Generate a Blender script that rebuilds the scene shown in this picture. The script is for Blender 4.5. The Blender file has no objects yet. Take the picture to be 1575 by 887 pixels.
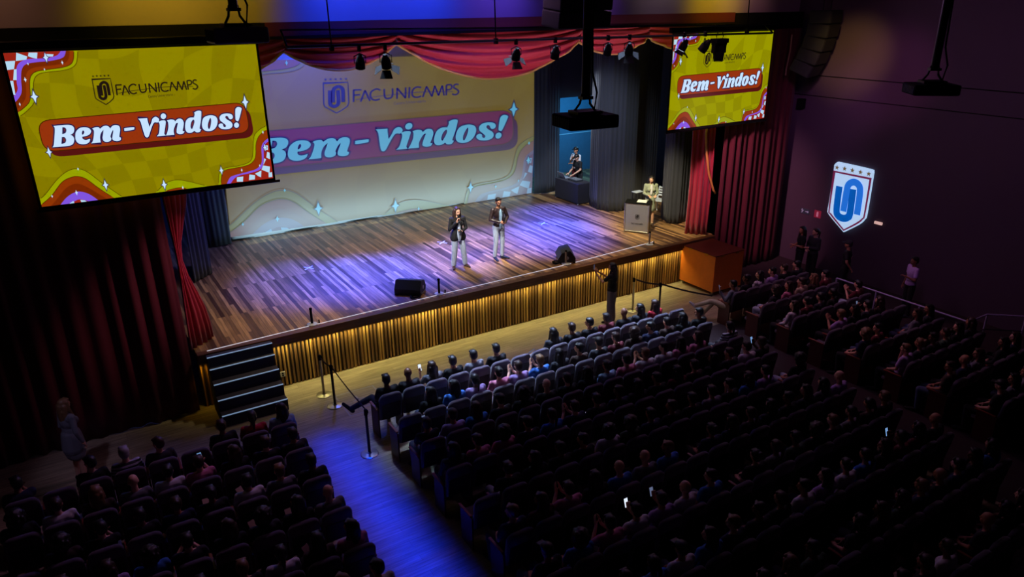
import bpy, bmesh, math, random
from mathutils import Vector, Matrix, Euler
from mathutils.geometry import tessellate_polygon
random.seed(7)
R = math.radians
sc = bpy.context.scene
COL = sc.collection

# ---------------------------------------------------------------- camera
CAM_H = 8.2
cam_data = bpy.data.cameras.new('camera'); cam = bpy.data.objects.new('camera', cam_data); COL.objects.link(cam)
cam_data.sensor_width = 36.0; cam_data.lens = 1121.0/1575.0*36.0
cam_data.clip_start = 0.05; cam_data.clip_end = 200
def cam_matrix(pitch, roll, yaw):
    p, r, y = R(pitch), R(roll), R(yaw)
    fw = Vector((math.sin(y)*math.cos(p), math.cos(y)*math.cos(p), -math.sin(p)))
    rt = Vector((math.cos(y), -math.sin(y), 0)); up = rt.cross(fw)
    rt2 = rt*math.cos(r)+up*math.sin(r); up2 = up*math.cos(r)-rt*math.sin(r)
    return Matrix(((rt2.x, up2.x, -fw.x, 0), (rt2.y, up2.y, -fw.y, 0), (rt2.z, up2.z, -fw.z, CAM_H), (0, 0, 0, 1)))
CAMM = cam_matrix(21.4, -0.6, 31.7)
cam.matrix_world = CAMM
sc.camera = cam
CAMI = CAMM.inverted()
def in_frame(p, m=25):                      # which seats the photo can show at all
    q = CAMI @ Vector(p)
    if q.z > -0.5: return False
    x = 787.5-1121*q.x/q.z; y = 443.5+1121*q.y/q.z
    return -m < x < 1575+m and -m < y < 887+m*2

# ---------------------------------------------------------------- view, world, light
vs = sc.view_settings
vs.view_transform = 'Standard'; vs.look = 'None'; vs.gamma = 1.0; vs.use_curve_mapping = False
vs.exposure = 0.0
w = bpy.data.worlds.new('world'); sc.world = w; w.use_nodes = True
w.node_tree.nodes['Background'].inputs[0].default_value = (0.30, 0.14, 0.42, 1)
w.node_tree.nodes['Background'].inputs[1].default_value = 0.005

def lamp(name, kind, loc, target, energy, color, size=0.3, angle=40, blend=0.6, size_y=None):
    d = bpy.data.lights.new(name, kind); d.energy = energy; d.color = color
    if kind == 'AREA':
        d.shape = 'RECTANGLE' if size_y else 'SQUARE'; d.size = size
        if size_y: d.size_y = size_y
    elif kind == 'SPOT':
        d.spot_size = R(angle); d.spot_blend = blend; d.shadow_soft_size = size
    else: d.shadow_soft_size = size
    o = bpy.data.objects.new(name, d); COL.objects.link(o); o.location = loc
    if target is not None:
        o.rotation_euler = (Vector(target)-Vector(loc)).to_track_quat('-Z', 'Y').to_euler()
    return o
BLUE = (0.07, 0.09, 1.0); WARM = (1.0, 0.80, 0.55); WHITE = (1.0, 0.95, 0.85)
AMBER = (1.0, 0.62, 0.03); MAGENTA = (1.0, 0.12, 0.75); VIOLET = (0.55, 0.25, 1.0)
# front fresnels on the bar, towards the speakers and the deck
lamp('stage_front_light', 'SPOT', (6.25, 14.95, 6.55), (8.8, 17.2, 2.4), 1900, WHITE, 0.10, 34, 0.9)
lamp('stage_front_light', 'SPOT', (9.25, 14.95, 6.55), (10.1, 17.3, 2.4), 1300, WHITE, 0.10, 36, 0.9)
lamp('stage_front_light', 'SPOT', (12.7, 14.95, 6.55), (15.8, 17.3, 1.9), 2000, (1.0, 0.90, 0.55), 0.10, 44, 0.8)
lamp('stage_front_light', 'SPOT', (13.95, 14.95, 6.45), (12.6, 16.3, 1.33), 420, (1.0, 0.78, 0.30), 0.10, 60, 0.9)
lamp('stage_front_light', 'SPOT', (5.4, 14.95, 6.6), (3.6, 17.0, 1.33), 620, (1.0, 0.80, 0.45), 0.10, 60, 0.9)
# deck wash from above
lamp('stage_wash', 'AREA', (9.5, 18.6, 7.3), (9.5, 18.6, 0), 115, (1.0, 0.90, 0.68), 9, size_y=4).data.spread = R(90)
# blue backlights
for bx, by, e in ((6.4, 18.0, 14000), (8.4, 17.9, 9000), (12.9, 18.2, 15000), (14.0, 19.8, 9000), (4.9, 18.6, 6000), (10.8, 18.6, 8000)):
    lamp('stage_blue_light', 'SPOT', (bx+0.8, by+2.4, 7.2), (bx, by, 1.33), e*1.5, (0.02, 0.055, 1.0), 0.25, 38, 1.0)
lamp('stage_screen_light', 'AREA', (9.6, 22.35, 1.45), (9.6, 23.1, 2.1), 105, (0.50, 0.86, 1.0), 10.5, size_y=0.12).data.spread = R(160)  # added strip lamp, lightens and cools the foot of the cloth screen
lamp('stage_screen_top_light', 'AREA', (8.0, 22.8, 7.9), (7.5, 23.1, 6.9), 500, (0.03, 0.09, 1.0), 9, size_y=0.1)
lamp('wing_light', 'AREA', (18.3, 22.9, 4.4), (17.6, 25.4, 3.0), 140, (0.08, 0.50, 1.0), 1.2)
lamp('wing_table_spot', 'SPOT', (15.2, 19.6, 6.8), (16.3, 21.8, 2.4), 900, (0.75, 0.85, 1.0), 0.2, 34, 0.8)  # spot aimed at the people behind the control table
lamp('drape_light', 'SPOT', (13.0, 17.0, 7.2), (16.0, 20.2, 3.4), 800, (0.72, 0.85, 1.0), 0.3, 60, 1.0)
# added area lamps standing in for stage spill over the rows
lamp('hall_fill', 'AREA', (12.0, 13.6, 8.5), (11.5, 7.5, 1.0), 92, (0.85, 0.42, 0.88), 8, size_y=0.6)
lamp('row_rim', 'AREA', (9.2, 14.6, 7.2), (9.2, 12.1, 1.0), 170, (0.50, 0.66, 1.0), 8, size_y=0.5).data.spread = R(26)
# blue wash on the aisle
lamp('aisle_blue_light', 'AREA', (3.50, 9.6, 5.6), (3.50, 9.6, 0.0), 44, (0.0, 0.02, 1.0), 0.5, size_y=6.4).data.spread = R(13)
# coloured light on proscenium wall
for x, c, e in ((-0.5, (1.0, 0.45, 0.25), 30), (1.8, AMBER, 120), (3.3, AMBER, 80), (5.6, (0.02, 0.05, 1.0), 420), (7.4, (0.02, 0.05, 1.0), 420), (9.4, (0.12, 0.06, 1.0), 200), (12.0, (0.3, 0.12, 0.9), 90), (14.5, (0.6, 0.4, 0.6), 35), (16.6, AMBER, 170), (17.8, (1.0, 0.4, 0.5), 30)):
    lamp('wall_uplight', 'SPOT', (x, 14.1, 9.1), (x, 15.75, 8.3), e, c, 0.25, 80, 1.0)
# added faint spots standing in for light reflected onto the right wall
lamp('wall_bounce_fill', 'SPOT', (13.5, 10.0, 8.4), (20.3, 13.7, 6.6), 1500, (1.0, 0.62, 0.18), 0.2, 20, 1.0)
lamp('wall_bounce_fill', 'SPOT', (13.5, 9.0, 8.4), (20.3, 12.4, 6.2), 620, (0.75, 0.15, 0.55), 0.2, 24, 1.0)
lamp('wall_bounce_fill', 'SPOT', (13.5, 10.0, 8.4), (20.3, 14.2, 5.0), 620, (0.65, 0.22, 0.75), 0.2, 26, 1.0)
lamp('wall_bounce_fill', 'SPOT', (12.0, 8.0, 8.6), (20.3, 11.4, 4.6), 330, (0.60, 0.22, 0.62), 0.3, 85, 1.0)
# light on the red curtains
lamp('curtain_light', 'SPOT', (13.2, 13.5, 7.2), (17.7, 15.4, 3.4), 1900, (1.0, 0.40, 0.6), 0.2, 40, 1.0)
lamp('curtain_light', 'SPOT', (5.6, 13.2, 6.0), (1.5, 15.6, 3.0), 600, (1.0, 0.4, 0.5), 0.2, 28, 1.0)
lamp('right_block_fill', 'SPOT', (14.5, 14.8, 8.6), (16.0, 10.0, 1.0), 340, (1.0, 0.42, 0.62), 0.3, 60, 1.0)  # added spot to bring out faces in the right block
lamp('left_block_fill', 'SPOT', (5.0, 13.8, 8.6), (0.2, 10.6, 1.0), 320, (0.85, 0.40, 0.85), 0.3, 50, 1.0)  # added spot, faint pink on the left block audience
lamp('left_person_fill', 'SPOT', (-2.5, 9.5, 8.5), (-0.9, 13.9, 1.1), 260, (0.6, 0.5, 1.0), 0.2, 14, 1.0)  # added narrow spot on the person standing by the left curtain
lamp('swag_light', 'AREA', (10.3, 15.1, 6.4), (10.3, 16.1, 7.3), 22, (1.0, 0.62, 0.80), 8.5, size_y=0.2).data.spread = R(120)

# ---------------------------------------------------------------- helpers
def srgb(r, g, b):
    f = lambda c: (c/255/12.92) if c/255 <= 0.04045 else ((c/255+0.055)/1.055)**2.4
    return (f(r), f(g), f(b), 1.0)
def nd(m, t, **kw):
    n = m.node_tree.nodes.new(t)
    for k, v in kw.items(): setattr(n, k, v)
    return n
MATS = {}
def mat(name, col, rough=0.7, metal=0.0, var=0.12, scale=6.0, emit=None, estr=1.0, sheen=0.0, bump=0.0, bscale=60):
    if name in MATS: return MATS[name]
    m = bpy.data.materials.new(name); m.use_nodes = True; MATS[name] = m
    b = m.node_tree.nodes['Principled BSDF']; lk = m.node_tree.links
    c = srgb(*col)
    tc = nd(m, 'ShaderNodeTexCoord'); nz = nd(m, 'ShaderNodeTexNoise'); nz.inputs['Scale'].default_value = scale; nz.inputs['Detail'].default_value = 4
    lk.new(tc.outputs['Object'], nz.inputs['Vector'])
    mx = nd(m, 'ShaderNodeMix', data_type='RGBA')
    mx.inputs[6].default_value = tuple(x*(1-var) for x in c[:3])+(1,); mx.inputs[7].default_value = tuple(min(1, x*(1+var)) for x in c[:3])+(1,)
    lk.new(nz.outputs['Fac'], mx.inputs[0]); lk.new(mx.outputs[2], b.inputs['Base Color'])
    b.inputs['Roughness'].default_value = rough; b.inputs['Metallic'].default_value = metal
    if sheen: b.inputs['Sheen Weight'].default_value = sheen
    if emit:
        b.inputs['Emission Color'].default_value = srgb(*emit); b.inputs['Emission Strength'].default_value = estr
    if bump:
        n2 = nd(m, 'ShaderNodeTexNoise'); n2.inputs['Scale'].default_value = bscale; lk.new(tc.outputs['Object'], n2.inputs['Vector'])
        bp = nd(m, 'ShaderNodeBump'); bp.inputs['Strength'].default_value = bump; bp.inputs['Distance'].default_value = 0.01
        lk.new(n2.outputs['Fac'], bp.inputs['Height']); lk.new(bp.outputs['Normal'], b.inputs['Normal'])
    return m
def planks(name, c1, c2, along='y', width=0.1, length=1.6, rough=0.35, mort=0.003, spec=0.5, dark=None):
    m = bpy.data.materials.new(name); m.use_nodes = True; b = m.node_tree.nodes['Principled BSDF']; lk = m.node_tree.links
    tc = nd(m, 'ShaderNodeTexCoord'); mp = nd(m, 'ShaderNodeMapping')
    if along == 'y': mp.inputs['Rotation'].default_value = (0, 0, R(90))
    if along == 'z': mp.inputs['Rotation'].default_value = (0, R(90), 0)
    lk.new(tc.outputs['Object'], mp.inputs['Vector'])
    br = nd(m, 'ShaderNodeTexBrick'); br.offset = 0.37; br.offset_frequency = 3
    br.inputs['Scale'].default_value = 1; br.inputs['Brick Width'].default_value = length; br.inputs['Row Height'].default_value = width
    br.inputs['Mortar Size'].default_value = mort; br.inputs['Mortar Smooth'].default_value = 0.3
    br.inputs['Color1'].default_value = srgb(*c1); br.inputs['Color2'].default_value = srgb(*c2)
    br.inputs['Mortar'].default_value = srgb(*(dark or tuple(int(x*0.35) for x in c1)))
    lk.new(mp.outputs[0], br.inputs['Vector'])
    st = nd(m, 'ShaderNodeMapping'); st.inputs['Scale'].default_value = (1.2, 18, 18) ; lk.new(mp.outputs[0], st.inputs['Vector'])
    nz = nd(m, 'ShaderNodeTexNoise'); nz.inputs['Scale'].default_value = 1.5; nz.inputs['Detail'].default_value = 5; lk.new(st.outputs[0], nz.inputs['Vector'])
    rp = nd(m, 'ShaderNodeMapRange'); rp.inputs[1].default_value = 0.3; rp.inputs[2].default_value = 0.7; rp.inputs[3].default_value = 0.6; rp.inputs[4].default_value = 1.25
    lk.new(nz.outputs['Fac'], rp.inputs[0])
    vm = nd(m, 'ShaderNodeVectorMath', operation='SCALE'); lk.new(br.outputs['Color'], vm.inputs[0]); lk.new(rp.outputs[0], vm.inputs['Scale'])
    lk.new(vm.outputs[0], b.inputs['Base Color'])
    rr = nd(m, 'ShaderNodeMapRange'); rr.inputs[3].default_value = rough*0.75; rr.inputs[4].default_value = rough*1.4
    lk.new(nz.outputs['Fac'], rr.inputs[0]); lk.new(rr.outputs[0], b.inputs['Roughness'])
    b.inputs['Specular IOR Level'].default_value = spec
    return m
def new_obj(name, mesh, parent=None):
    o = bpy.data.objects.new(name, mesh); COL.objects.link(o)
    if parent is not None: o.parent = parent
    return o
def ob(name, bm, m=None, parent=None, smooth=False, label=None, loc=None, rz=None):
    me = bpy.data.meshes.new(name); bm.to_mesh(me); bm.free()
    if smooth:
        for p in me.polygons: p.use_smooth = True
    o = new_obj(name, me, parent)
    if m is not None: me.materials.append(m)
    if label: o['label'] = label
    if loc is not None: o.location = loc
    if rz is not None: o.rotation_euler = (0, 0, rz)
    return o
def thing(name, label, cat, loc=(0, 0, 0), rz=0.0, group=None):
    o = bpy.data.objects.new(name, None); COL.objects.link(o); o.location = loc; o.rotation_euler = (0, 0, rz)
    o.empty_display_size = 0.2
    o['label'] = label; o['category'] = cat
    if group: o['group'] = group
    return o
def tag(o, label, cat, group=None):
    o['label'] = label; o['category'] = cat
    if group: o['group'] = group
    return o
def struct(o):
    o['kind'] = 'structure'; return o
def dup(root, loc, rz, label=None, group=None, swap=None):
    r = root.copy(); COL.objects.link(r); r.location = loc; r.rotation_euler = (0, 0, rz)
    if label: r['label'] = label
    if group: r['group'] = group
    def rec(src, dst):
        for ch in src.children:
            c = ch.copy(); COL.objects.link(c); c.parent = dst
            base = ch.name.split('.')[0]
            if swap and base in swap and len(c.material_slots):
                c.material_slots[0].link = 'OBJECT'; c.material_slots[0].material = swap[base]
            rec(ch, c)
    rec(root, r)
    return r
def BM(): return bmesh.new()
def box(bm, c, s, rot=None, bev=0.0):
    r = bmesh.ops.create_cube(bm, size=1.0)
    M = Matrix.Translation(Vector(c)) @ (rot.to_4x4() if rot is not None else Matrix.Identity(4)) @ Matrix.Diagonal((s[0], s[1], s[2], 1))
    bmesh.ops.transform(bm, matrix=M, verts=r['verts'])
    if bev:
        es = list({e for v in r['verts'] for e in v.link_edges})
        bmesh.ops.bevel(bm, geom=es, offset=bev, segments=2, affect='EDGES', profile=0.5)
def boxm(a, b): # centre,size from min max
    return tuple((a[i]+b[i])/2 for i in range(3)), tuple(abs(b[i]-a[i]) for i in range(3))
def bx(bm, a, b, bev=0.0): c, s = boxm(a, b); box(bm, c, s, None, bev)
def cyl(bm, p0, p1, r0, r1=None, seg=16, caps=True):
    r1 = r0 if r1 is None else r1
    p0, p1 = Vector(p0), Vector(p1); d = p1-p0
    if d.length < 1e-6: return
    q = d.to_track_quat('Z', 'Y').to_matrix().to_4x4()
    r = bmesh.ops.create_cone(bm, cap_ends=caps, segments=seg, radius1=max(r0, 1e-4), radius2=max(r1, 1e-4), depth=d.length)
    bmesh.ops.transform(bm, matrix=Matrix.Translation((p0+p1)/2) @ q, verts=r['verts'])
def sph(bm, c, r, rot=None, u=14, v=10):
    if not hasattr(r, '__len__'): r = (r, r, r)
    s = bmesh.ops.create_uvsphere(bm, u_segments=u, v_segments=v, radius=1.0)
    M = Matrix.Translation(Vector(c)) @ (rot.to_4x4() if rot is not None else Matrix.Identity(4)) @ Matrix.Diagonal((r[0], r[1], r[2], 1))
    bmesh.ops.transform(bm, matrix=M, verts=s['verts'])
def tube(bm, pts, r, seg=8):
    pts = [Vector(p) for p in pts]; rings = []
    for i, p in enumerate(pts):
        d = (pts[min(i+1, len(pts)-1)]-pts[max(i-1, 0)]).normalized()
        q = d.to_track_quat('Z', 'Y').to_matrix()
        rings.append([bm.verts.new(p+q @ Vector((math.cos(2*math.pi*k/seg)*r, math.sin(2*math.pi*k/seg)*r, 0))) for k in range(seg)])
    for a, b in zip(rings, rings[1:]):
        for k in range(seg): bm.faces.new((a[k], a[(k+1) % seg], b[(k+1) % seg], b[k]))
    bm.faces.new(list(reversed(rings[0]))); bm.faces.new(rings[-1])
def lathe(bm, prof, c=(0, 0, 0), seg=28):
    rings = []
    for r, z in prof:
        rings.append([bm.verts.new((c[0]+math.cos(2*math.pi*k/seg)*r, c[1]+math.sin(2*math.pi*k/seg)*r, c[2]+z)) for k in range(seg)])
    for a, b in zip(rings, rings[1:]):
        for k in range(seg): bm.faces.new((a[k], a[(k+1) % seg], b[(k+1) % seg], b[k]))
    bm.faces.new(list(reversed(rings[0]))); bm.faces.new(rings[-1])
def smooth_loop(pts, n=5, closed=True):
    """Catmull-Rom through points; a third item marks a corner."""
    P = [Vector((p[0], p[1])) for p in pts]; C = [len(p) > 2 for p in pts]; N = len(P); out = []
    for i in range(N if closed else N-1):
        j = (i+1) % N
        if closed: a, d = P[(i-1) % N], P[(i+2) % N]
        else: a, d = P[max(i-1, 0)], P[min(i+2, N-1)]
        b, c = P[i], P[j]
        if C[i]: a = b
        if C[j]: d = c
        if C[i] and C[j]: out.append(b.copy()); continue
        for k in range(n):
            t = k/n
            m0 = (c-a)*0.5; m1 = (d-b)*0.5
            h00 = 2*t**3-3*t*t+1; h10 = t**3-2*t*t+t; h01 = -2*t**3+3*t*t; h11 = t**3-t*t
            out.append(b*h00+m0*h10+c*h01+m1*h11)
    if not closed: out.append(P[-1].copy())
    return out
def clip_rect(poly, x0, y0, x1, y1):
    def cl(pl, inside, inter):
        o = []
        for i in range(len(pl)):
            a, b = pl[i-1], pl[i]
            ia, ib = inside(a), inside(b)
            if ib:
                if not ia: o.append(inter(a, b))
                o.append(b)
            elif ia: o.append(inter(a, b))
        return o
    fx = lambda X: (lambda a, b: a+(b-a)*((X-a.x)/(b.x-a.x)))
    fy = lambda Y: (lambda a, b: a+(b-a)*((Y-a.y)/(b.y-a.y)))
    for ins, it in ((lambda p: p.x >= x0, fx(x0)), (lambda p: p.x <= x1, fx(x1)), (lambda p: p.y >= y0, fy(y0)), (lambda p: p.y <= y1, fy(y1))):
        if poly: poly = cl(poly, ins, it)
    return poly
def fill(bm, loops, f, y):
    """tessellate loops (first outer, rest holes); f maps 2d -> (x,z); laid at depth y."""
    loops = [l for l in loops if l and len(l) >= 3]
    if not loops: return
    vl = [[Vector((p.x, p.y, 0)) for p in l] for l in loops]
    tris = tessellate_polygon(vl)
    vv = []
    for l in loops:
        for p in l:
            X, Z = f(p.x, p.y); vv.append(bm.verts.new((X, y, Z)))
    for t in tris:
        try: fc = bm.faces.new([vv[i] for i in t])
        except ValueError: pass
def ribbon(bm, pts, wd, f, y, closed=False):
    n = len(pts); L = []; Q = []
    for i in range(n):
        a = pts[(i-1) % n] if (closed or i > 0) else pts[i]; b = pts[(i+1) % n] if (closed or i < n-1) else pts[i]
        d = (b-a)
        if d.length < 1e-9: d = Vector((1, 0))
        d.normalize(); nn = Vector((-d.y, d.x))
        if 0 < i < n-1 or closed:
            d1 = (pts[i]-pts[(i-1) % n]); 
            if d1.length > 1e-9:
                d1.normalize(); c = max(0.5, abs(nn.dot(Vector((-d1.y, d1.x))))); nn = nn/c
        p = pts[i]
        X, Z = f(*(p+nn*wd/2)); L.append(bm.verts.new((X, y, Z)))
        X, Z = f(*(p-nn*wd/2)); Q.append(bm.verts.new((X, y, Z)))
    for i in range(n if closed else n-1):
        j = (i+1) % n; bm.faces.new((L[i], L[j], Q[j], Q[i]))
def star4(c, r):
    o = []
    for k in range(8):
        rr = r if k % 2 == 0 else r*0.3; a = k*math.pi/4+math.pi/2
        o.append((c[0]+rr*math.cos(a)*0.5*2/2, c[1]+rr*math.sin(a), 1) if k % 2 == 0 else (c[0]+rr*math.cos(a), c[1]+rr*math.sin(a), 1))
    return [Vector(p[:2]) for p in o]
def star5(c, r):
    return [Vector((c[0]+(r if k % 2 == 0 else r*0.42)*math.cos(math.pi/2+k*math.pi/5), c[1]+(r if k % 2 == 0 else r*0.42)*math.sin(math.pi/2+k*math.pi/5))) for k in range(10)]
# ---------------------------------------------------------------- the room
HX0, HX1 = -4.2, 20.3
M_wall = mat('dark painted wall', (62, 50, 66), 0.85, var=0.08, scale=2)
M_wallR = mat('dark wall panels', (74, 58, 72), 0.8, var=0.06, scale=1.5)
M_black = mat('matt black', (9, 9, 10), 0.85); M_black.node_tree.nodes['Principled BSDF'].inputs['Specular IOR Level'].default_value = 0.15
M_blackmetal = mat('black metal', (14, 14, 16), 0.4, 0.6)
M_floor = planks('hall floor oak', (158, 144, 118), (180, 164, 134), 'x', 0.13, 2.2, 0.42, 0.0015)
M_stage = planks('stage floor planks', (76, 48, 34), (196, 148, 96), 'y', 0.085, 1.9, 0.30, 0.003)
M_lip = planks('stage lip wood', (92, 56, 30), (120, 76, 42), 'x', 0.3, 2.6, 0.35)
b = BM(); bx(b, (HX0-0.3, -3, -0.2), (HX1+0.3, 26, 0)); struct(ob('floor', b, M_floor))
b = BM(); bx(b, (HX0-0.3, -3, 9.8), (HX1+0.3, 26, 10.0)); struct(ob('ceiling', b, M_wall))
b = BM(); bx(b, (HX0-0.3, -3, 0), (HX0, 26, 9.8)); struct(ob('wall_left', b, M_wall))
b = BM(); bx(b, (HX1, -3, 0), (HX1+0.3, 26, 9.8)); wr = struct(ob('wall_right', b, M_wallR))
# panel joints of the right wall
b = BM(); bx(b, (HX1-0.012, -3, 6.005), (HX1, 15.7, 6.03)); bx(b, (HX1-0.012, -3, 5.4), (HX1, 15.7, 5.42)); struct(ob('trim_1', b, M_black))
M_back = mat('backstage wall', (60, 90, 110), 0.8)
b = BM(); bx(b, (HX0, 25.4, 0), (HX1, 25.6, 9.8)); struct(ob('wall_back', b, M_back))
b = BM(); bx(b, (14.0, 25.36, 2.96), (20.0, 25.4, 2.99)); struct(ob('trim_2', b, mat('pale rail', (150, 170, 180))))
# proscenium wall: header, two jambs
M_header = mat('pale proscenium header', (150, 140, 140), 0.85, var=0.05, scale=1.0)
b = BM(); bx(b, (HX0, 15.78, 7.86), (HX1, 16.0, 9.8)); struct(ob('wall_front', b, M_header))
M_redbeam = mat('dark red beam cloth', (80, 10, 26), 0.8)
b = BM(); bx(b, (3.9, 15.62, 7.62), (17.3, 15.78, 7.88)); struct(ob('trim_3', b, M_redbeam))
b = BM(); bx(b, (3.9, 15.60, 7.56), (17.3, 15.80, 7.62)); bx(b, (17.3, 15.60, 7.36), (HX1, 15.78, 7.86)); bx(b, (HX0, 15.4, 7.5), (3.9, 15.78, 7.88)); struct(ob('trim_4', b, M_black))
b = BM(); bx(b, (HX0, 16.5, 0), (1.55, 16.7, 9.8)); struct(ob('wall_proscenium_left', b, M_black))
b = BM(); bx(b, (17.35, 16.3, 0), (HX1, 16.5, 9.8)); struct(ob('wall_proscenium_right', b, M_black))

# ---------------------------------------------------------------- the stage
SZ = 1.33
st = thing('stage', 'raised wooden theatre stage with slatted front and glowing strip under its edge', 'stage', (0, 0, 0))
b = BM(); bx(b, (1.6, 15.43, 1.2), (17.0, 25.38, SZ)); bx(b, (17.0, 16.52, 1.2), (19.9, 25.38, SZ)); ob('deck', b, M_stage, st)
b = BM(); bx(b, (1.6, 15.25, 1.16), (16.95, 15.43, SZ+0.002), 0.012); bx(b, (1.6, 15.29, 1.09), (16.95, 15.44, 1.16)); ob('edge_board', b, M_lip, st)
M_slat = bpy.data.materials.new('slatted stage front'); M_slat.use_nodes = True
_b = M_slat.node_tree.nodes['Principled BSDF']; _l = M_slat.node_tree.links
_tc = nd(M_slat, 'ShaderNodeTexCoord'); _sx = nd(M_slat, 'ShaderNodeSeparateXYZ'); _l.new(_tc.outputs['Object'], _sx.inputs[0])
_m1 = nd(M_slat, 'ShaderNodeMath', operation='MULTIPLY'); _m1.inputs[1].default_value = 1/0.092; _l.new(_sx.outputs[0], _m1.inputs[0])
_fl = nd(M_slat, 'ShaderNodeMath', operation='FLOOR'); _l.new(_m1.outputs[0], _fl.inputs[0])
_wn = nd(M_slat, 'ShaderNodeTexWhiteNoise', noise_dimensions='1D'); _l.new(_fl.outputs[0], _wn.inputs['W'])
_cr = nd(M_slat, 'ShaderNodeValToRGB'); _cr.color_ramp.elements[0].color = srgb(96, 66, 38); _cr.color_ramp.elements[1].color = srgb(196, 150, 84)
_cr.color_ramp.elements.new(0.5).color = srgb(140, 100, 54); _l.new(_wn.outputs['Value'], _cr.inputs[0]); _l.new(_cr.outputs[0], _b.inputs['Base Color']); _b.inputs['Roughness'].default_value = 0.5
b = BM(); bx(b, (1.6, 15.47, 0), (17.0, 15.6, 1.16)); ob('backing_panel', b, mat('dark backing panel', (34, 20, 12), 0.7), st)  # panel coloured dark to put shade into the gaps between slats
b = BM()
x = 1.62
rs = random.Random(3)
while x < 16.95:
    if not (1.75 < x < 3.05):
        d = 0.035+0.02*rs.random()
        bx(b, (x+0.01, 15.47-d, 0.01), (x+0.062-0.014*rs.random(), 15.469, 1.12))
        if rs.random() < 0.35: bx(b, (x+0.068, 15.455, 0.01), (x+0.084, 15.469, 1.12))
    x += 0.092
ob('slatted_front', b, M_slat, st)['kind'] = 'stuff'
b = BM(); bx(b, (3.2, 15.38, 1.066), (16.9, 15.405, 1.088)); bx(b, (1.62, 15.38, 1.066), (1.72, 15.405, 1.088))
ob('glowing_strip', b, mat('amber strip', (255, 200, 40), emit=(255, 225, 60), estr=2.6), st, label='amber light strip under the stage edge')
lamp('strip_light', 'AREA', (10.05, 15.355, 1.06), (10.05, 15.43, 0.0), 62, (1.0, 0.91, 0.34), 13.7, size_y=0.04).data.spread = R(125)
lamp('strip_light', 'AREA', (1.68, 15.355, 1.06), (1.68, 15.45, 0.0), 0.3, (1.0, 0.6, 0.04), 0.1, size_y=0.04).data.spread = R(90)
b = BM(); tube(b, [(1.82, 15.38, SZ+0.008), (4.2, 15.46, SZ+0.008), (7.46, 15.55, SZ+0.008), (11.5, 15.62, SZ+0.008), (14.9, 15.85, SZ+0.008)], 0.006, 6)
tag(ob('light_rope', b, mat('white rope light', (230, 230, 240), emit=(235, 235, 255), estr=0.7)), 'thin white light rope laid along the front of the stage floor', 'light rope')
# outlet on the front
o = thing('power_outlet', 'small white power outlet on the slatted stage front beside the steps', 'outlet', (3.32, 15.41, 0.33))
b = BM(); box(b, (0, 0, 0), (0.11, 0.012, 0.13), None, 0.003); ob('plate', b, mat('white plastic', (205, 205, 200), 0.4), o)
b = BM(); cyl(b, (0, -0.004, 0.02), (0, -0.010, 0.02), 0.02); cyl(b, (0, -0.004, -0.03), (0, -0.010, -0.03), 0.02); ob('socket', b, M_black, o)
# steps
sp = thing('stage_steps', 'dark steps with white edge strips leading up to the left of the stage', 'stairs', (1.76, 0, 0))
ys = [15.25, 15.0, 14.78, 14.56, 14.34]
b = BM()
for k, zt in enumerate((1.30, 1.06, 0.80, 0.53, 0.27)):
    y0 = ys[k] if k else 15.10
    bx(b, (0, y0, 0), (1.36, 15.245 if k == 0 else (ys[k-1] if k > 1 else 15.10), zt), 0.004)
ob('tread_block', b, mat('dark step carpet', (58, 54, 70), 0.9, bump=0.3), sp)
for k, zt in enumerate((1.30, 1.06, 0.80, 0.53, 0.27)):
    y0 = ys[k]-0.0 if k else 15.10
    b = BM(); bx(b, (0.0, y0-0.006, zt-0.012), (1.36, y0+0.016, zt+0.004)); ob('edge_strip', b, mat('pale step edge', (190, 205, 225), 0.4, emit=(150, 185, 225), estr=0.42), sp, label='pale glowing step edge')
M_carpet = mat('shade dark carpet', (40, 22, 26), 0.95, bump=0.3)
b = BM(); bx(b, (12.7, -3, 0), (HX1, 12.45, 0.008)); bx(b, (16.9, 12.45, 0), (HX1, 16.2, 0.008)); o = struct(ob('floor_shade_carpet', b, M_carpet))  # carpet sheet added to darken the dim floor on the right
# floor marking
mk = BM()
f = lambda u, v: (u, v)
def flat_ribbon(bm, pts, wd, z, closed=False):
    t = BM(); ribbon(t, [Vector(p) for p in pts], wd, f, 0, closed)
    vm = {v: bm.verts.new((v.co.x, v.co.z, z)) for v in t.verts}
    for fc in t.faces: bm.faces.new([vm[v] for v in fc.verts])
    t.free()
flat_ribbon(mk, [(4.15, 13.35), (5.05, 13.35), (5.05, 14.35), (4.15, 14.35)], 0.035, 0.004, True)
cc = (4.58, 13.75)
flat_ribbon(mk, [(cc[0]+0.2*math.cos(a*math.pi/8), cc[1]+0.2*math.sin(a*math.pi/8)) for a in range(9, 23)], 0.05, 0.004)
flat_ribbon(mk, [(4.55, 14.12), (4.55, 13.85), (4.72, 13.85), (4.84, 13.60)], 0.05, 0.004)
tag(ob('floor_marking', mk, mat('worn white floor paint', (170, 165, 170), 0.6)), 'white painted wheelchair space marking on the floor near the front row', 'floor marking')
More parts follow.
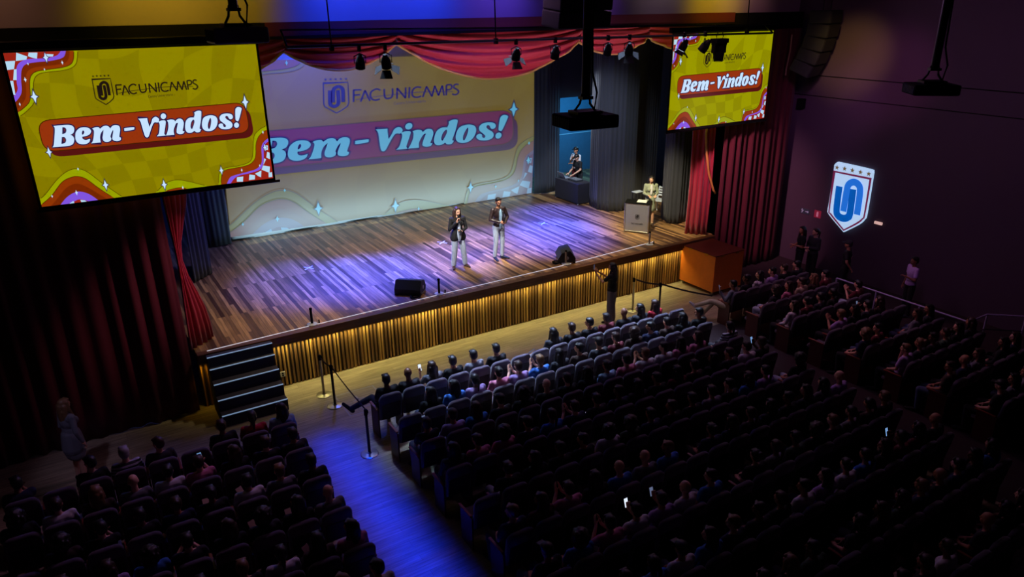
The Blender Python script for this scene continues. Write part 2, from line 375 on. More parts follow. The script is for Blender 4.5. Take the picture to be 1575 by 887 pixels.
# tape crosses on the deck
for (x, y), lb in zip(((5.28, 19.39), (9.46, 19.39), (13.22, 19.39)), ('white tape cross on the left part of the stage floor', 'white tape cross on the stage floor behind the woman with the microphone', 'white tape cross on the stage floor near the dark drapes')):
    b = BM(); box(b, (0, 0, 0.003), (0.34, 0.035, 0.002)); box(b, (0, 0, 0.004), (0.035, 0.34, 0.0025))
    tag(ob('tape_cross', b, mat('white tape', (225, 225, 235), 0.5), loc=(x, y, SZ), rz=R(35)), lb, 'tape mark', 'tape crosses on the stage')
GLYPHS = [[[(0.459, 1.37, 1), (0.539, 1.374), (0.688, 1.37), (0.747, 1.339), (0.756, 1.286), (0.729, 1.226), (0.678, 1.2, 1), (0.713, 1.17), (0.721, 1.112), (0.687, 1.04),
   (0.615, 1.013), (0.494, 1.012), (0.371, 1.015, 1), (0.398, 1.053), (0.434, 1.18), (0.469, 1.324)],
  [(0.586, 1.338, 1), (0.624, 1.327), (0.636, 1.286), (0.611, 1.237), (0.56, 1.221, 1)],
  [(0.545, 1.173, 1), (0.586, 1.165), (0.598, 1.118), (0.571, 1.069), (0.514, 1.058, 1)]],
 [[(0.747, 1.161), (0.772, 1.239), (0.834, 1.296), (0.908, 1.309), (0.976, 1.289), (1.006, 1.24), (0.983, 1.19), (0.93, 1.16), (0.851, 1.148, 1), (0.854, 1.11),
   (0.896, 1.088), (0.966, 1.102, 1), (0.946, 1.054), (0.893, 1.021), (0.821, 1.02), (0.765, 1.049), (0.743, 1.104)],
  [(0.858, 1.185), (0.86, 1.219), (0.879, 1.254), (0.896, 1.248), (0.896, 1.218), (0.876, 1.189)]],
 [[(1.03, 1.272, 1), (1.08, 1.291), (1.131, 1.289), (1.152, 1.259, 1), (1.206, 1.297), (1.26, 1.304), (1.297, 1.28), (1.31, 1.247, 1), (1.352, 1.29), (1.407, 1.302),
   (1.457, 1.28), (1.465, 1.221), (1.441, 1.14), (1.429, 1.088), (1.45, 1.074, 1), (1.438, 1.034), (1.386, 1.018), (1.33, 1.033), (1.311, 1.07), (1.327, 1.128),
   (1.35, 1.196), (1.352, 1.222, 1), (1.318, 1.176), (1.288, 1.108), (1.297, 1.081, 1), (1.278, 1.038), (1.217, 1.021), (1.168, 1.043), (1.16, 1.097), (1.181, 1.165),
   (1.203, 1.239, 1), (1.153, 1.185), (1.124, 1.112), (1.117, 1.022, 1), (0.965, 1.021, 1), (0.999, 1.06), (1.033, 1.156), (1.049, 1.236)]],
 [[(1.545, 1.234), (1.686, 1.239), (1.695, 1.217), (1.678, 1.195), (1.541, 1.184), (1.531, 1.209)]],
 [[(1.787, 1.381, 1), (1.938, 1.379, 1), (1.936, 1.333), (1.947, 1.218, 1), (1.991, 1.294), (2.021, 1.359), (2.077, 1.391), (2.122, 1.361), (2.127, 1.32),
   (2.096, 1.285, 1), (2.04, 1.29), (2.0, 1.24), (1.953, 1.15), (1.905, 1.053), (1.871, 1.036), (1.845, 1.065), (1.83, 1.188), (1.817, 1.323)]],
 [[(2.105, 1.298, 1), (2.171, 1.316), (2.232, 1.303), (2.22, 1.233), (2.192, 1.141), (2.174, 1.074), (2.194, 1.04, 1), (2.037, 1.04, 1), (2.08, 1.083), (2.109, 1.176),
   (2.123, 1.256)]],
 [[(2.257, 1.386), (2.243, 1.357), (2.217, 1.34), (2.189, 1.343), (2.169, 1.363), (2.165, 1.393), (2.179, 1.422), (2.205, 1.439), (2.233, 1.436), (2.253, 1.416)]],
 [[(2.258, 1.309, 1), (2.324, 1.322), (2.379, 1.308), (2.391, 1.279, 1), (2.452, 1.322), (2.515, 1.31), (2.537, 1.246), (2.518, 1.166), (2.496, 1.099), (2.525, 1.089, 1),
   (2.499, 1.05), (2.439, 1.042), (2.391, 1.067), (2.394, 1.122), (2.42, 1.202), (2.438, 1.252, 1), (2.407, 1.244), (2.373, 1.192), (2.341, 1.113), (2.341, 1.038, 1),
   (2.196, 1.039, 1), (2.229, 1.096), (2.263, 1.189), (2.271, 1.27)]],
 [[(2.747, 1.413, 1), (2.81, 1.44), (2.868, 1.431), (2.87, 1.383), (2.84, 1.247), (2.8, 1.119), (2.823, 1.099, 1), (2.789, 1.05), (2.729, 1.049), (2.7, 1.079, 1),
   (2.643, 1.05), (2.578, 1.056), (2.547, 1.108), (2.556, 1.203), (2.589, 1.283), (2.654, 1.325), (2.729, 1.323, 1), (2.751, 1.379)],
  [(2.707, 1.284), (2.666, 1.235), (2.644, 1.154), (2.66, 1.114), (2.685, 1.15), (2.722, 1.23), (2.725, 1.274)]],
 [[(2.853, 1.205), (2.894, 1.298), (2.966, 1.333), (3.047, 1.338), (3.117, 1.307), (3.14, 1.235), (3.112, 1.14), (3.055, 1.074), (2.976, 1.047), (2.897, 1.061),
   (2.852, 1.114)],
  [(3.02, 1.29), (2.987, 1.248), (2.954, 1.168), (2.951, 1.105), (2.969, 1.089), (2.996, 1.136), (3.024, 1.231)]],
 [[(3.429, 1.288), (3.416, 1.247), (3.373, 1.236), (3.349, 1.259), (3.337, 1.291), (3.307, 1.305), (3.289, 1.276), (3.317, 1.234), (3.379, 1.186), (3.401, 1.128),
   (3.37, 1.074), (3.291, 1.053), (3.197, 1.068), (3.148, 1.108), (3.148, 1.15), (3.185, 1.172), (3.224, 1.158), (3.231, 1.112), (3.263, 1.098), (3.275, 1.132),
   (3.228, 1.185), (3.187, 1.231), (3.187, 1.294), (3.237, 1.339), (3.32, 1.349), (3.4, 1.332)]],
 [[(3.556, 1.453), (3.608, 1.428), (3.601, 1.38), (3.527, 1.202), (3.491, 1.194), (3.471, 1.228), (3.489, 1.389), (3.512, 1.436)]],
 [[(3.519, 1.11), (3.506, 1.081), (3.48, 1.065), (3.452, 1.067), (3.432, 1.088), (3.428, 1.118), (3.441, 1.147), (3.466, 1.163), (3.494, 1.161), (3.514, 1.141)]]]
T_shadow = [[(0.347, 1.424, 1), (3.754, 1.46, 1), (3.785, 1.29), (3.758, 0.995), (3.586, 0.848), (1.596, 0.866), (0.407, 0.843), (0.307, 0.919)]]
T_banner = [[(0.238, 1.323), (0.268, 1.432), (0.389, 1.469), (1.709, 1.488), (3.474, 1.518), (3.632, 1.478), (3.688, 1.34), (3.692, 1.128), (3.649, 1.005), (3.496, 0.951),
  (1.611, 0.949), (0.396, 0.951), (0.281, 0.998), (0.254, 1.134)]]
T_lime = [[(0.002, 2.62, 1), (1.066, 2.579, 1), (1.043, 2.479), (0.997, 2.366), (0.902, 2.299), (0.765, 2.27), (0.582, 2.258), (0.438, 2.237), (0.354, 2.171), (0.311, 2.059),
  (0.284, 1.903), (0.266, 1.788), (0.167, 1.679), (0.021, 1.575), (-0.09, 1.54, 1)],
 [(-0.102, 0.05, 1), (-0.015, 0.134), (0.094, 0.214), (0.33, 0.456), (0.52, 0.582), (0.677, 0.599), (0.817, 0.518), (1.016, 0.283), (1.309, -0.029, 1),
  (0.376, -0.247, 1)],
 [(1.803, -0.026, 1), (1.848, 0.006), (2.048, 0.161), (2.242, 0.195), (2.451, 0.138), (2.765, 0.006, 1), (2.46, -0.149, 1)],
 [(4.106, 1.086, 1), (4.005, 1.039), (3.905, 0.993), (3.8, 0.909), (3.752, 0.787), (3.721, 0.615), (3.684, 0.459), (3.602, 0.372), (3.41, 0.33), (3.147, 0.314),
  (3.039, 0.247), (3.0, 0.14), (2.977, -0.017, 1), (4.074, -0.164, 1)]]
T_orange = [[(0.002, 2.62, 1), (1.008, 2.581, 1), (0.979, 2.453), (0.915, 2.363), (0.776, 2.32), (0.539, 2.296), (0.381, 2.269), (0.295, 2.188), (0.253, 2.034), (0.228, 1.878),
  (0.173, 1.766), (-0.0, 1.635), (-0.074, 1.612, 1)],
 [(-0.071, -0.024, 1), (-0.008, 0.036), (0.179, 0.175), (0.387, 0.394), (0.543, 0.462), (0.65, 0.465), (0.77, 0.4), (0.949, 0.193), (1.18, -0.039, 1),
  (0.376, -0.247, 1)],
 [(1.99, -0.023, 1), (2.036, 0.012), (2.161, 0.037), (2.298, 0.039), (2.414, -0.004, 1), (2.361, -0.074, 1)],
 [(4.109, 0.99, 1), (4.014, 0.96), (3.908, 0.898), (3.833, 0.811), (3.786, 0.688), (3.764, 0.53), (3.716, 0.407), (3.595, 0.324), (3.374, 0.294), (3.172, 0.279),
  (3.089, 0.225), (3.048, 0.134), (3.024, -0.023, 1), (4.074, -0.164, 1)]]
T_brown = [[(0.002, 2.62, 1), (0.946, 2.583, 1), (0.92, 2.485), (0.857, 2.402), (0.761, 2.375), (0.577, 2.355), (0.384, 2.339), (0.27, 2.275), (0.215, 2.136), (0.188, 1.967),
  (0.145, 1.84), (0.006, 1.692), (-0.104, 1.643, 1)],
 [(0.086, -0.047, 1), (0.23, 0.084), (0.409, 0.267), (0.54, 0.332), (0.635, 0.328), (0.743, 0.264), (0.888, 0.131), (1.077, -0.053, 1), (0.376, -0.247, 1)]]
T_purple = [[(0.002, 2.62, 1), (0.892, 2.586, 1), (0.852, 2.502), (0.779, 2.462), (0.619, 2.434), (0.414, 2.422), (0.27, 2.394), (0.196, 2.307), (0.153, 2.14), (0.133, 1.999),
  (0.089, 1.902), (0.0, 1.808), (-0.07, 1.799, 1)],
 [(0.222, -0.068, 1), (0.402, 0.115), (0.56, 0.191), (0.677, 0.174), (0.785, 0.103), (0.926, -0.06, 1), (0.376, -0.247, 1)],
 [(4.105, 0.832, 1), (4.011, 0.785), (3.932, 0.721), (3.888, 0.629), (3.875, 0.47), (3.848, 0.327), (3.739, 0.226), (3.545, 0.185), (3.307, 0.15), (3.209, 0.114),
  (3.131, -0.005, 1), (4.074, -0.164, 1)]]
T_red = [[(0.002, 2.62, 1), (0.818, 2.588, 1), (0.738, 2.514), (0.552, 2.48), (0.364, 2.481), (0.247, 2.458), (0.159, 2.393), (0.116, 2.283), (0.086, 2.116), (0.074, 2.003),
  (0.003, 1.908), (-0.049, 1.897, 1)],
 [(0.389, -0.065, 1), (0.556, 0.051), (0.695, 0.017), (0.766, -0.056, 1), (0.376, -0.247, 1)],
 [(4.097, 0.768, 1), (4.015, 0.728), (3.966, 0.685), (3.929, 0.609), (3.906, 0.434), (3.875, 0.291), (3.799, 0.202), (3.619, 0.159), (3.381, 0.132), (3.281, 0.08),
  (3.208, 0.001, 1), (4.074, -0.164, 1)]]
T_check = [[(0.182, 2.586, 1), (0.322, 2.518, 1), (0.299, 2.47, 1), (0.148, 2.456, 1)],
 [(0.354, 2.579, 1), (0.477, 2.574, 1), (0.451, 2.477, 1), (0.391, 2.494, 1), (0.333, 2.524, 1)],
 [(-0.011, 2.456, 1), (0.139, 2.46, 1), (0.095, 2.329, 1), (-0.01, 2.32, 1)], [(0.092, 2.323, 1), (0.13, 2.327, 1), (0.094, 2.155, 1), (0.046, 2.158, 1)],
 [(-0.012, 2.147, 1), (0.043, 2.146, 1), (0.025, 1.921, 1), (-0.006, 1.923, 1)], [(0.592, 2.548, 1), (0.704, 2.536, 1), (0.684, 2.502, 1), (0.608, 2.505, 1)],
 [(0.427, 0.005, 1), (0.494, 0.04, 1), (0.506, -0.018, 1), (0.452, -0.046, 1)], [(0.603, 0.044, 1), (0.672, 0.026, 1), (0.708, -0.014, 1), (0.614, -0.022, 1)],
 [(3.873, 0.278, 1), (4.004, 0.24, 1), (3.98, 0.114, 1), (3.831, 0.199, 1)], [(3.695, 0.134, 1), (3.828, 0.182, 1), (3.802, 0.046, 1), (3.751, 0.077, 1)],
 [(3.584, 0.131, 1), (3.69, 0.101, 1), (3.676, 0.021, 1), (3.561, 0.02, 1)], [(3.339, 0.105, 1), (3.463, 0.106, 1), (3.441, 0.003, 1), (3.326, 0.018, 1)],
 [(3.911, 0.417, 1), (3.949, 0.397, 1), (3.883, 0.29, 1)], [(3.987, 0.538, 1), (4.032, 0.517, 1), (4.023, 0.388, 1), (3.957, 0.428, 1)],
 [(3.961, 0.117, 1), (4.03, 0.125, 1), (4.025, 0.026, 1), (3.952, 0.027, 1)], [(3.941, 0.672, 1), (4.019, 0.664, 1), (4.007, 0.572, 1), (3.933, 0.585, 1)]]
T_stars = [(0.285, 1.874, 0.17), (0.801, 2.4, 0.06), (0.215, 2.155, 0.07), (0.58, 2.492, 0.13), (0.054, 1.768, 0.05), (0.522, 2.304, 0.04), (0.307, 2.404, 0.04), (0.677, 0.599, 0.05), (1.048, 0.259, 0.15), (0.19, 0.173, 0.05), (0.57, 0.184, 0.08), (2.012, 0.137, 0.15), (2.324, 0.036, 0.06), (3.067, 0.279, 0.13), (3.447, 0.237, 0.06), (3.952, 0.934, 0.06), (3.951, 0.631, 0.12), (3.803, 0.287, 0.05), (3.694, 1.535, 0.2), (0.304, 0.938, 0.14)]
LOGO = {'shield': [(1.19, 2.103), (1.474, 2.102), (1.473, 1.986), (1.473, 1.805), (1.455, 1.758), (1.389, 1.705), (1.323, 1.667), (1.256, 1.719), (1.193, 1.77), (1.181, 1.805), (1.186, 1.958)], 'U': [(1.261, 1.998), (1.254, 1.833), (1.263, 1.786), (1.302, 1.765), (1.34, 1.787), (1.353, 1.84), (1.353, 1.996)], 'N': [(1.288, 1.823), (1.297, 1.977), (1.314, 2.023), (1.362, 2.046), (1.403, 2.017), (1.41, 1.963), (1.406, 1.82)]}
LOGO_STARS = [(1.215, 2.154), (1.273, 2.155), (1.332, 2.153), (1.392, 2.153), (1.452, 2.153)]
WORDMARK = [[(1.528, 1.814), (1.535, 1.986)], [(1.529, 1.987), (1.629, 1.986)], [(1.534, 1.911), (1.609, 1.914)], [(1.612, 1.811), (1.67, 1.974)], [(1.67, 1.974), (1.726, 1.814)], [(1.858, 1.962), (1.818, 1.985), (1.771, 1.97), (1.739, 1.936), (1.733, 1.882), (1.753, 1.84), (1.794, 1.821), (1.848, 1.836)], [(1.906, 1.982), (1.906, 1.884), (1.922, 1.842), (1.957, 1.836), (1.992, 1.851), (2.008, 1.889), (2.009, 1.984)], [(2.061, 1.822), (2.067, 1.983)], [(2.067, 1.983), (2.17, 1.826)], [(2.17, 1.826), (2.176, 1.988)], [(2.216, 1.823), (2.225, 1.99)], [(2.376, 1.972), (2.329, 1.984), (2.286, 1.967), (2.259, 1.924), (2.259, 1.868), (2.284, 1.836), (2.329, 1.829), (2.375, 1.843)], [(2.395, 1.827), (2.448, 1.985)], [(2.448, 1.985), (2.516, 1.828)], [(2.516, 1.828), (2.556, 1.989)], [(2.556, 1.989), (2.605, 1.836)], [(2.605, 1.836), (2.656, 1.987)], [(2.656, 1.987), (2.681, 1.831)], [(2.71, 1.832), (2.711, 1.991)], [(2.711, 1.991), (2.766, 1.994), (2.786, 1.968), (2.777, 1.933), (2.747, 1.918), (2.71, 1.916)], [(2.881, 1.988), (2.846, 1.998), (2.818, 1.98), (2.815, 1.945), (2.862, 1.91), (2.88, 1.877), (2.858, 1.843), (2.823, 1.834), (2.791, 1.852)]]
SWOOSH = [(1.553, 1.846), (1.668, 1.859), (1.772, 1.873), (2.032, 1.89), (2.229, 1.902), (2.428, 1.903), (2.803, 1.885)]
SMALLTEXT = [(2.014, 1.734), (2.435, 1.745), (2.018, 1.774)]
CREST = {'outline': [(13.714, 3.435), (13.64, 3.535), (13.52, 3.55), (12.546, 3.518), (12.436, 3.459), (12.424, 3.316), (12.416, 2.19), (12.454, 2.003), (12.608, 1.799), (13.045, 1.456, 1), (13.635, 1.88), (13.709, 2.036), (13.701, 2.266), (13.706, 3.299)], 'band': [(13.694, 3.28), (12.431, 3.276), (12.422, 3.232), (12.461, 3.209), (13.681, 3.208)], 'border_out': [(13.712, 3.276, 1), (12.423, 3.282, 1), (12.427, 2.174), (12.47, 2.013), (12.627, 1.822), (13.051, 1.492, 1), (13.606, 1.901), (13.675, 2.043)], 'border_in': [(13.632, 3.225, 1), (12.491, 3.219, 1), (12.48, 2.175), (12.517, 2.029), (12.677, 1.852), (13.046, 1.55, 1), (13.548, 1.929), (13.626, 2.054)], 'U': [(13.425, 2.833), (13.397, 2.106), (13.313, 1.927), (13.135, 1.883), (12.988, 1.946), (12.931, 2.099), (12.958, 2.833)], 'N': [(13.158, 2.098), (13.155, 2.716), (13.126, 2.941), (12.982, 3.051), (12.812, 3.008), (12.717, 2.805), (12.692, 2.099)]}
CREST_STARS = [(13.604, 3.386), (13.342, 3.397), (13.079, 3.392), (12.808, 3.384), (12.538, 3.383)]
def rrect(TL, TR, BR, BL, r, dx=0.0, dy=0.0, n=6):
    C = [Vector(p)+Vector((dx, dy)) for p in (TL, TR, BR, BL)]; o = []
    for i in range(4):
        p, a, b = C[i], (C[i-1]-C[i]).normalized(), (C[(i+1) % 4]-C[i]).normalized()
        for k in range(n+1): t = k/n; o.append(tuple((p+a*r*(1-t)**2+b*r*t**2))+(1,))
    return [o]
T_banner = rrect((.235, 1.475), (3.685, 1.53), (3.71, .955), (.235, .945), .20)
T_shadow = rrect((.235, 1.475), (3.685, 1.53), (3.71, .955), (.235, .945), .20, .075, -.105)
# ---------------------------------------------------------------- the welcome slide, in metres on a 4.04 x 2.585 sheet
SW, SH = 4.04, 2.585
TOPV = SH
def slide_bg(name, c1, c2, strength, sx=1.0, base=0.0):
    m = bpy.data.materials.new(name); m.use_nodes = True; b = m.node_tree.nodes['Principled BSDF']; lk = m.node_tree.links
    tc = nd(m, 'ShaderNodeTexCoord'); nz = nd(m, 'ShaderNodeTexNoise'); nz.inputs['Scale'].default_value = 0.5/sx; nz.inputs['Detail'].default_value = 0
    lk.new(tc.outputs['Object'], nz.inputs['Vector'])
    sb = nd(m, 'ShaderNodeVectorMath', operation='SUBTRACT'); sb.inputs[1].default_value = (0.5, 0.5, 0.5); lk.new(nz.outputs['Color'], sb.inputs[0])
    sl = nd(m, 'ShaderNodeVectorMath', operation='SCALE'); sl.inputs['Scale'].default_value = 1.4*sx; lk.new(sb.outputs[0], sl.inputs[0])
    ad = nd(m, 'ShaderNodeVectorMath', operation='ADD'); lk.new(tc.outputs['Object'], ad.inputs[0]); lk.new(sl.outputs[0], ad.inputs[1])
    mp = nd(m, 'ShaderNodeMapping'); mp.inputs['Scale'].default_value = (1, 0, 1); mp.inputs['Location'].default_value = (0.1, 0.3, 0.1); mp.inputs['Rotation'].default_value = (0, R(8), 0); lk.new(ad.outputs[0], mp.inputs['Vector'])
    ck = nd(m, 'ShaderNodeTexChecker'); ck.inputs['Scale'].default_value = 2.1/sx; ck.inputs['Color1'].default_value = srgb(*c1); ck.inputs['Color2'].default_value = srgb(*c2)
    lk.new(mp.outputs[0], ck.inputs['Vector']); lk.new(ck.outputs['Color'], b.inputs['Emission Color'])
    b.inputs['Emission Strength'].default_value = strength; b.inputs['Base Color'].default_value = (base, base, base, 1); b.inputs['Roughness'].default_value = 0.9
    b.inputs['Specular IOR Level'].default_value = 0.1
    return m
def glow(name, c, s=1.0, base=0.0):  # emission stands in for the projector's light on the sheet
    m = bpy.data.materials.new(name); m.use_nodes = True; b = m.node_tree.nodes['Principled BSDF']
    b.inputs['Base Color'].default_value = (base, base, base, 1); b.inputs['Roughness'].default_value = 0.9; b.inputs['Specular IOR Level'].default_value = 0.05
    b.inputs['Emission Color'].default_value = srgb(*c); b.inputs['Emission Strength'].default_value = s
    return m
def slide_parts(root, f, P, step):
    """every projected shape of the slide as its own part of the screen"""
    cnt = [1]; BN = None
    def lay(name, build, m, label=None):
        b = BM(); build(b, -step*cnt[0]); cnt[0] += 1
        for fc in b.faces:
            if fc.normal.y > 0: pass
        return ob(name, b, m, BN if name.startswith('letter') else root, label=label)
    cl = lambda l: clip_rect(l, 0.0, 0.0, SW, TOPV)
    for nm, T, key in (('lime_wave', T_lime, 'lime'), ('orange_wave', T_orange, 'orange'), ('brown_wave', T_brown, 'brown'), ('purple_wave', T_purple, 'purple'), ('red_corner', T_red, 'red'), ('pale_check', T_check, 'check')):
        for l in T:
            lay(nm, lambda b, y, l=l: fill(b, [cl(smooth_loop(l))], f, y), P[key]); cnt[0] -= 1
        cnt[0] += 1
    for T in (T_lime, T_orange):
        for l in T:
            runs, run = [], []
            for p in smooth_loop(l):
                ok = 0.01 < p.x < SW-0.01 and 0.01 < p.y < TOPV-0.01
                if run and (not ok or (p-run[-1]).length > 0.2): runs.append(run); run = []
                if ok: run.append(p)
            runs.append(run); run = max(runs, key=len)
            if len(run) > 2: lay('wave_outline', lambda b, y: ribbon(b, run, 0.010, f, y), P['line']); cnt[0] -= 1
    cnt[0] += 1
    lay('banner_shadow', lambda b, y: fill(b, [cl(smooth_loop(T_shadow[0]))], f, y), P['shadow'])
    lay('banner', lambda b, y: fill(b, [smooth_loop(T_banner[0])], f, y), P['banner'])
    lay('banner_outline', lambda b, y: ribbon(b, [Vector(p[:2]) for p in T_banner[0]], 0.014, f, y, True), P['line'])
    def many(name, items, m):
        for it in items: lay(name, it, m); cnt[0] -= 1
        cnt[0] += 1
    BN = [c for c in root.children if c.name.split('.')[0] == 'banner'][0]
    many('letter_outline', [lambda b, y, g=g: [ribbon(b, smooth_loop(l), 0.040, f, y, True) for l in g] for g in GLYPHS], P['edge'])
    many('letter', [lambda b, y, g=g: fill(b, [smooth_loop(l) for l in g], f, y) for g in GLYPHS], P['white'])
    st_ = [(x, z, r*0.62) for x, z, r in T_stars if 0 < x < SW and z+r*0.5 < TOPV]
    many('star_outline', [lambda b, y, q=q: fill(b, [cl(star4(q[:2], q[2]*1.42))], f, y) for q in st_ if q[2] > 0.06], P['edge'])
    many('sparkle_star', [lambda b, y, q=q: fill(b, [cl(star4(q[:2], q[2]))], f, y) for q in st_], P['white'])
    lay('shield_outline', lambda b, y: ribbon(b, [Vector(p) for p in LOGO['shield']], 0.015, f, y, True), P['ink'])
    many('shield_emblem', [lambda b, y, k=k: ribbon(b, smooth_loop(LOGO[k], closed=False), 0.047, f, y) for k in ('U', 'N')], P['ink'])
    many('shield_star', [lambda b, y, p=p: fill(b, [star5(p, 0.022)], f, y) for p in LOGO_STARS], P['ink'])
    cnt[0] += 1
    for lt_ in ((0, 1, 2), (3, 4), (5,), (6,), (7, 8, 9), (10,), (11,), (12, 13), (14, 15, 16, 17), (18, 19), (20,)):
        lay('wordmark_letter', lambda b, y: [ribbon(b, smooth_loop(WORDMARK[i], closed=False) if len(WORDMARK[i]) > 2 else [Vector(p) for p in WORDMARK[i]], 0.023, f, y) for i in lt_], P['ink']); cnt[0] -= 1
    cnt[0] += 1
    lay('wordmark_line', lambda b, y: ribbon(b, smooth_loop(SWOOSH, closed=False), 0.009, f, y), P['ink'])
    # small caption in the built-in sans face
    cu = bpy.data.curves.new('caption', 'FONT'); cu.body = 'Centro Universit\u00e1rio'; cu.size = 0.062; cu.resolution_u = 2
    to = bpy.data.objects.new('caption', cu); COL.objects.link(to)
    bpy.context.view_layer.update()
    me = bpy.data.meshes.new_from_object(to.evaluated_get(bpy.context.evaluated_depsgraph_get()))
    COL.objects.unlink(to); bpy.data.objects.remove(to)
    xs = [v.co.x for v in me.vertices]; wd = max(xs) if xs else 1
    for v in me.vertices:
        X, Z = f(2.014+v.co.x/wd*0.42, 1.735+v.co.x/wd*0.012+v.co.y); v.co = (X, -step*cnt[0], Z)
    o = new_obj('caption', me, root); me.materials.clear(); me.materials.append(P['ink'])
def palette(tag_, s, **c): return {k: glow(tag_+' '+k, v, s, c_base[0]) for k, v in c.items()}
c_base = [0.02]
PL = palette('lit slide', 1.0, lime=(150, 160, 0), orange=(140, 52, 4), brown=(116, 38, 2), purple=(128, 84, 222), red=(150, 34, 20), check=(178, 216, 240), line=(66, 30, 0), shadow=(84, 18, 16), banner=(148, 50, 12), edge=(40, 24, 70), white=(198, 226, 255), ink=(30, 20, 14))
PL['bg'] = slide_bg('lit slide yellow', (140, 129, 0), (130, 118, 0), 1.0)
c_base[0] = 0.20
PC = palette('washed slide', 0.50, lime=(126, 126, 36), orange=(128, 86, 72), brown=(122, 82, 76), purple=(112, 100, 140), red=(100, 56, 100), check=(130, 176, 225), line=(80, 62, 40), shadow=(72, 18, 76), banner=(118, 26, 84), edge=(30, 14, 96), white=(110, 212, 255), ink=(24, 8, 118))
PC['bg'] = slide_bg('washed slide yellow', (140, 120, 30), (136, 115, 20), 0.46, 2.8, 0.20)
c_base[0] = 0.02
PR = dict(PL); PR['bg'] = slide_bg('right slide yellow', (152, 150, 0), (140, 136, 0), 1.0)

def hanging_screen(label, x0, y, z0, sx, sz, P):
    r = thing('projection_screen', label, 'screen', (x0, y, z0), 0, 'side projection screens')
    f = lambda u, v: (u*sx, v*sz)
    W_, H_ = SW*sx, SH*sz
    b = BM(); bx(b, (0, 0, 0), (W_, 0.012, H_)); ob('sheet', b, P['bg'], r)
    b = BM()
    bx(b, (-0.045, 0.002, -0.06), (0, 0.02, H_+0.03)); bx(b, (W_, 0.002, -0.06), (W_+0.045, 0.02, H_+0.03)); bx(b, (-0.045, 0.002, -0.06), (W_+0.045, 0.02, 0)); bx(b, (-0.045, 0.002, H_), (W_+0.045, 0.02, H_+0.03))
    ob('black_border', b, M_black, r)
    b = BM(); cyl(b, (-0.09, 0.012, -0.075), (W_+0.13, 0.012, -0.075), 0.026); ob('bottom_bar', b, M_blackmetal, r)
    b = BM(); bx(b, (-0.12, -0.04, H_+0.03), (W_+0.16, 0.08, H_+0.18), 0.02); ob('roller_case', b, M_blackmetal, r)
    slide_parts(r, f, P, 0.0022)
    return r
hanging_screen('large hanging screen on the left with welcome slide, in front of dark curtain', -0.46, 15.0, 4.93, 1.0, 1.0, PL)
hanging_screen('smaller looking hanging screen on the right with welcome slide, partly behind stage lamps', 14.37, 15.0, 4.88, 0.965, 0.965, PR)
# the big cloth at the back of the stage
YB = 23.08
TOPV = 2.44
cs = thing('stage_backdrop_screen', 'huge white cloth screen at the back of the stage with pale projected welcome slide', 'screen', (0, YB, 0))
def fc_(u, v): return (3.841+2.8105*u+0.0996*v, max(SZ+0.012, 1.500-0.053*u+2.134*v))
b = BM(); nx, nz_ = 70, 30; g = []
for j in range(nz_+1):
    z = SZ+0.01+(7.6-SZ)*j/nz_
    row = []
    for i in range(nx+1):
        t = i/nx; x = 3.98+(15.17-3.98)*t
        edge = math.exp(-t*40); curl = 0.12*edge*math.sin(z*2.2)+0.03*math.exp(-(1-t)*30)*math.sin(z*5)
        x2 = x-0.10*edge*math.cos(z*2.9)
        row.append(b.verts.new((x2, 0.09+curl*0.6+0.012*math.sin(x*3+z*1.3)*math.exp(-j*0.25), z)))
    g.append(row)
for j in range(nz_):
    for i in range(nx): b.faces.new((g[j][i], g[j][i+1], g[j+1][i+1], g[j+1][i]))
o = ob('cloth', b, mat('white screen cloth', (190, 190, 196), 0.9, var=0.03), cs, True)
md = o.modifiers.new('thickness', 'SOLIDIFY'); md.thickness = 0.01; md.offset = 1
b = BM(); fill(b, [clip_rect([Vector((0.055, 0.0)), Vector((SW, 0.0)), Vector((SW, SH)), Vector((0.055, SH))], 0, -0.05, SW, TOPV)], fc_, 0.0)
ob('projected_field', b, PC['bg'], cs)
slide_parts(cs, fc_, PC, 0.004)
b = BM(); cyl(b, (3.95, 0.1, SZ+0.03), (15.2, 0.1, SZ+0.03), 0.022); ob('hem_pipe', b, M_blackmetal, cs)

# ---------------------------------------------------------------- curtains
def curtain(name, path, z0, z1, m, label, cat, fold=0.16, amp=0.05, seed=1, group=None, gather=None, bottom_wave=0.0, nz=16):
    rr = random.Random(seed)
    P = [Vector((p[0], p[1])) for p in path]
    L = [0]
    for a, c in zip(P, P[1:]): L.append(L[-1]+(c-a).length)
    tot = L[-1]; n = max(8, int(tot/fold*7)); ph = rr.random()*6; xs = []
    jit = [rr.uniform(0.6, 1.4) for _ in range(60)]
    b = BM(); rows = []
    for j in range(nz+1):
        tz = j/nz; z = z0+(z1-z0)*tz; row = []
        for i in range(n+1):
            s = tot*i/n
            k = 0
            while k < len(L)-2 and s > L[k+1]: k += 1
            d = (P[k+1]-P[k]); t = (s-L[k])/max(1e-6, L[k+1]-L[k]); p = P[k]+d*t; d = d.normalized(); nn = Vector((d.y, -d.x))
            w1 = s/fold*2*math.pi
            a = amp*jit[int(s/fold/2) % 60]*(0.85+0.25*math.sin(tz*3+s))
            off = a*math.sin(w1+0.5*math.sin(s*2.1+ph)+0.25*math.sin(tz*2+s))+0.4*a*math.sin(w1*0.37+ph)
            q = p+nn*off
            if gather: q = gather(q, tz, s/tot)
            zz = z+(bottom_wave*math.sin(w1*0.5) if j == 0 else 0)
            row.append(b.verts.new((q.x, q.y, zz)))
        rows.append(row)
    for j in range(nz):
        for i in range(n): b.faces.new((rows[j][i], rows[j][i+1], rows[j+1][i+1], rows[j+1][i]))
    o = ob(name, b, m, None, True)
    md = o.modifiers.new('thickness', 'SOLIDIFY'); md.thickness = 0.015; md.offset = 0
    return tag(o, label, cat, group)
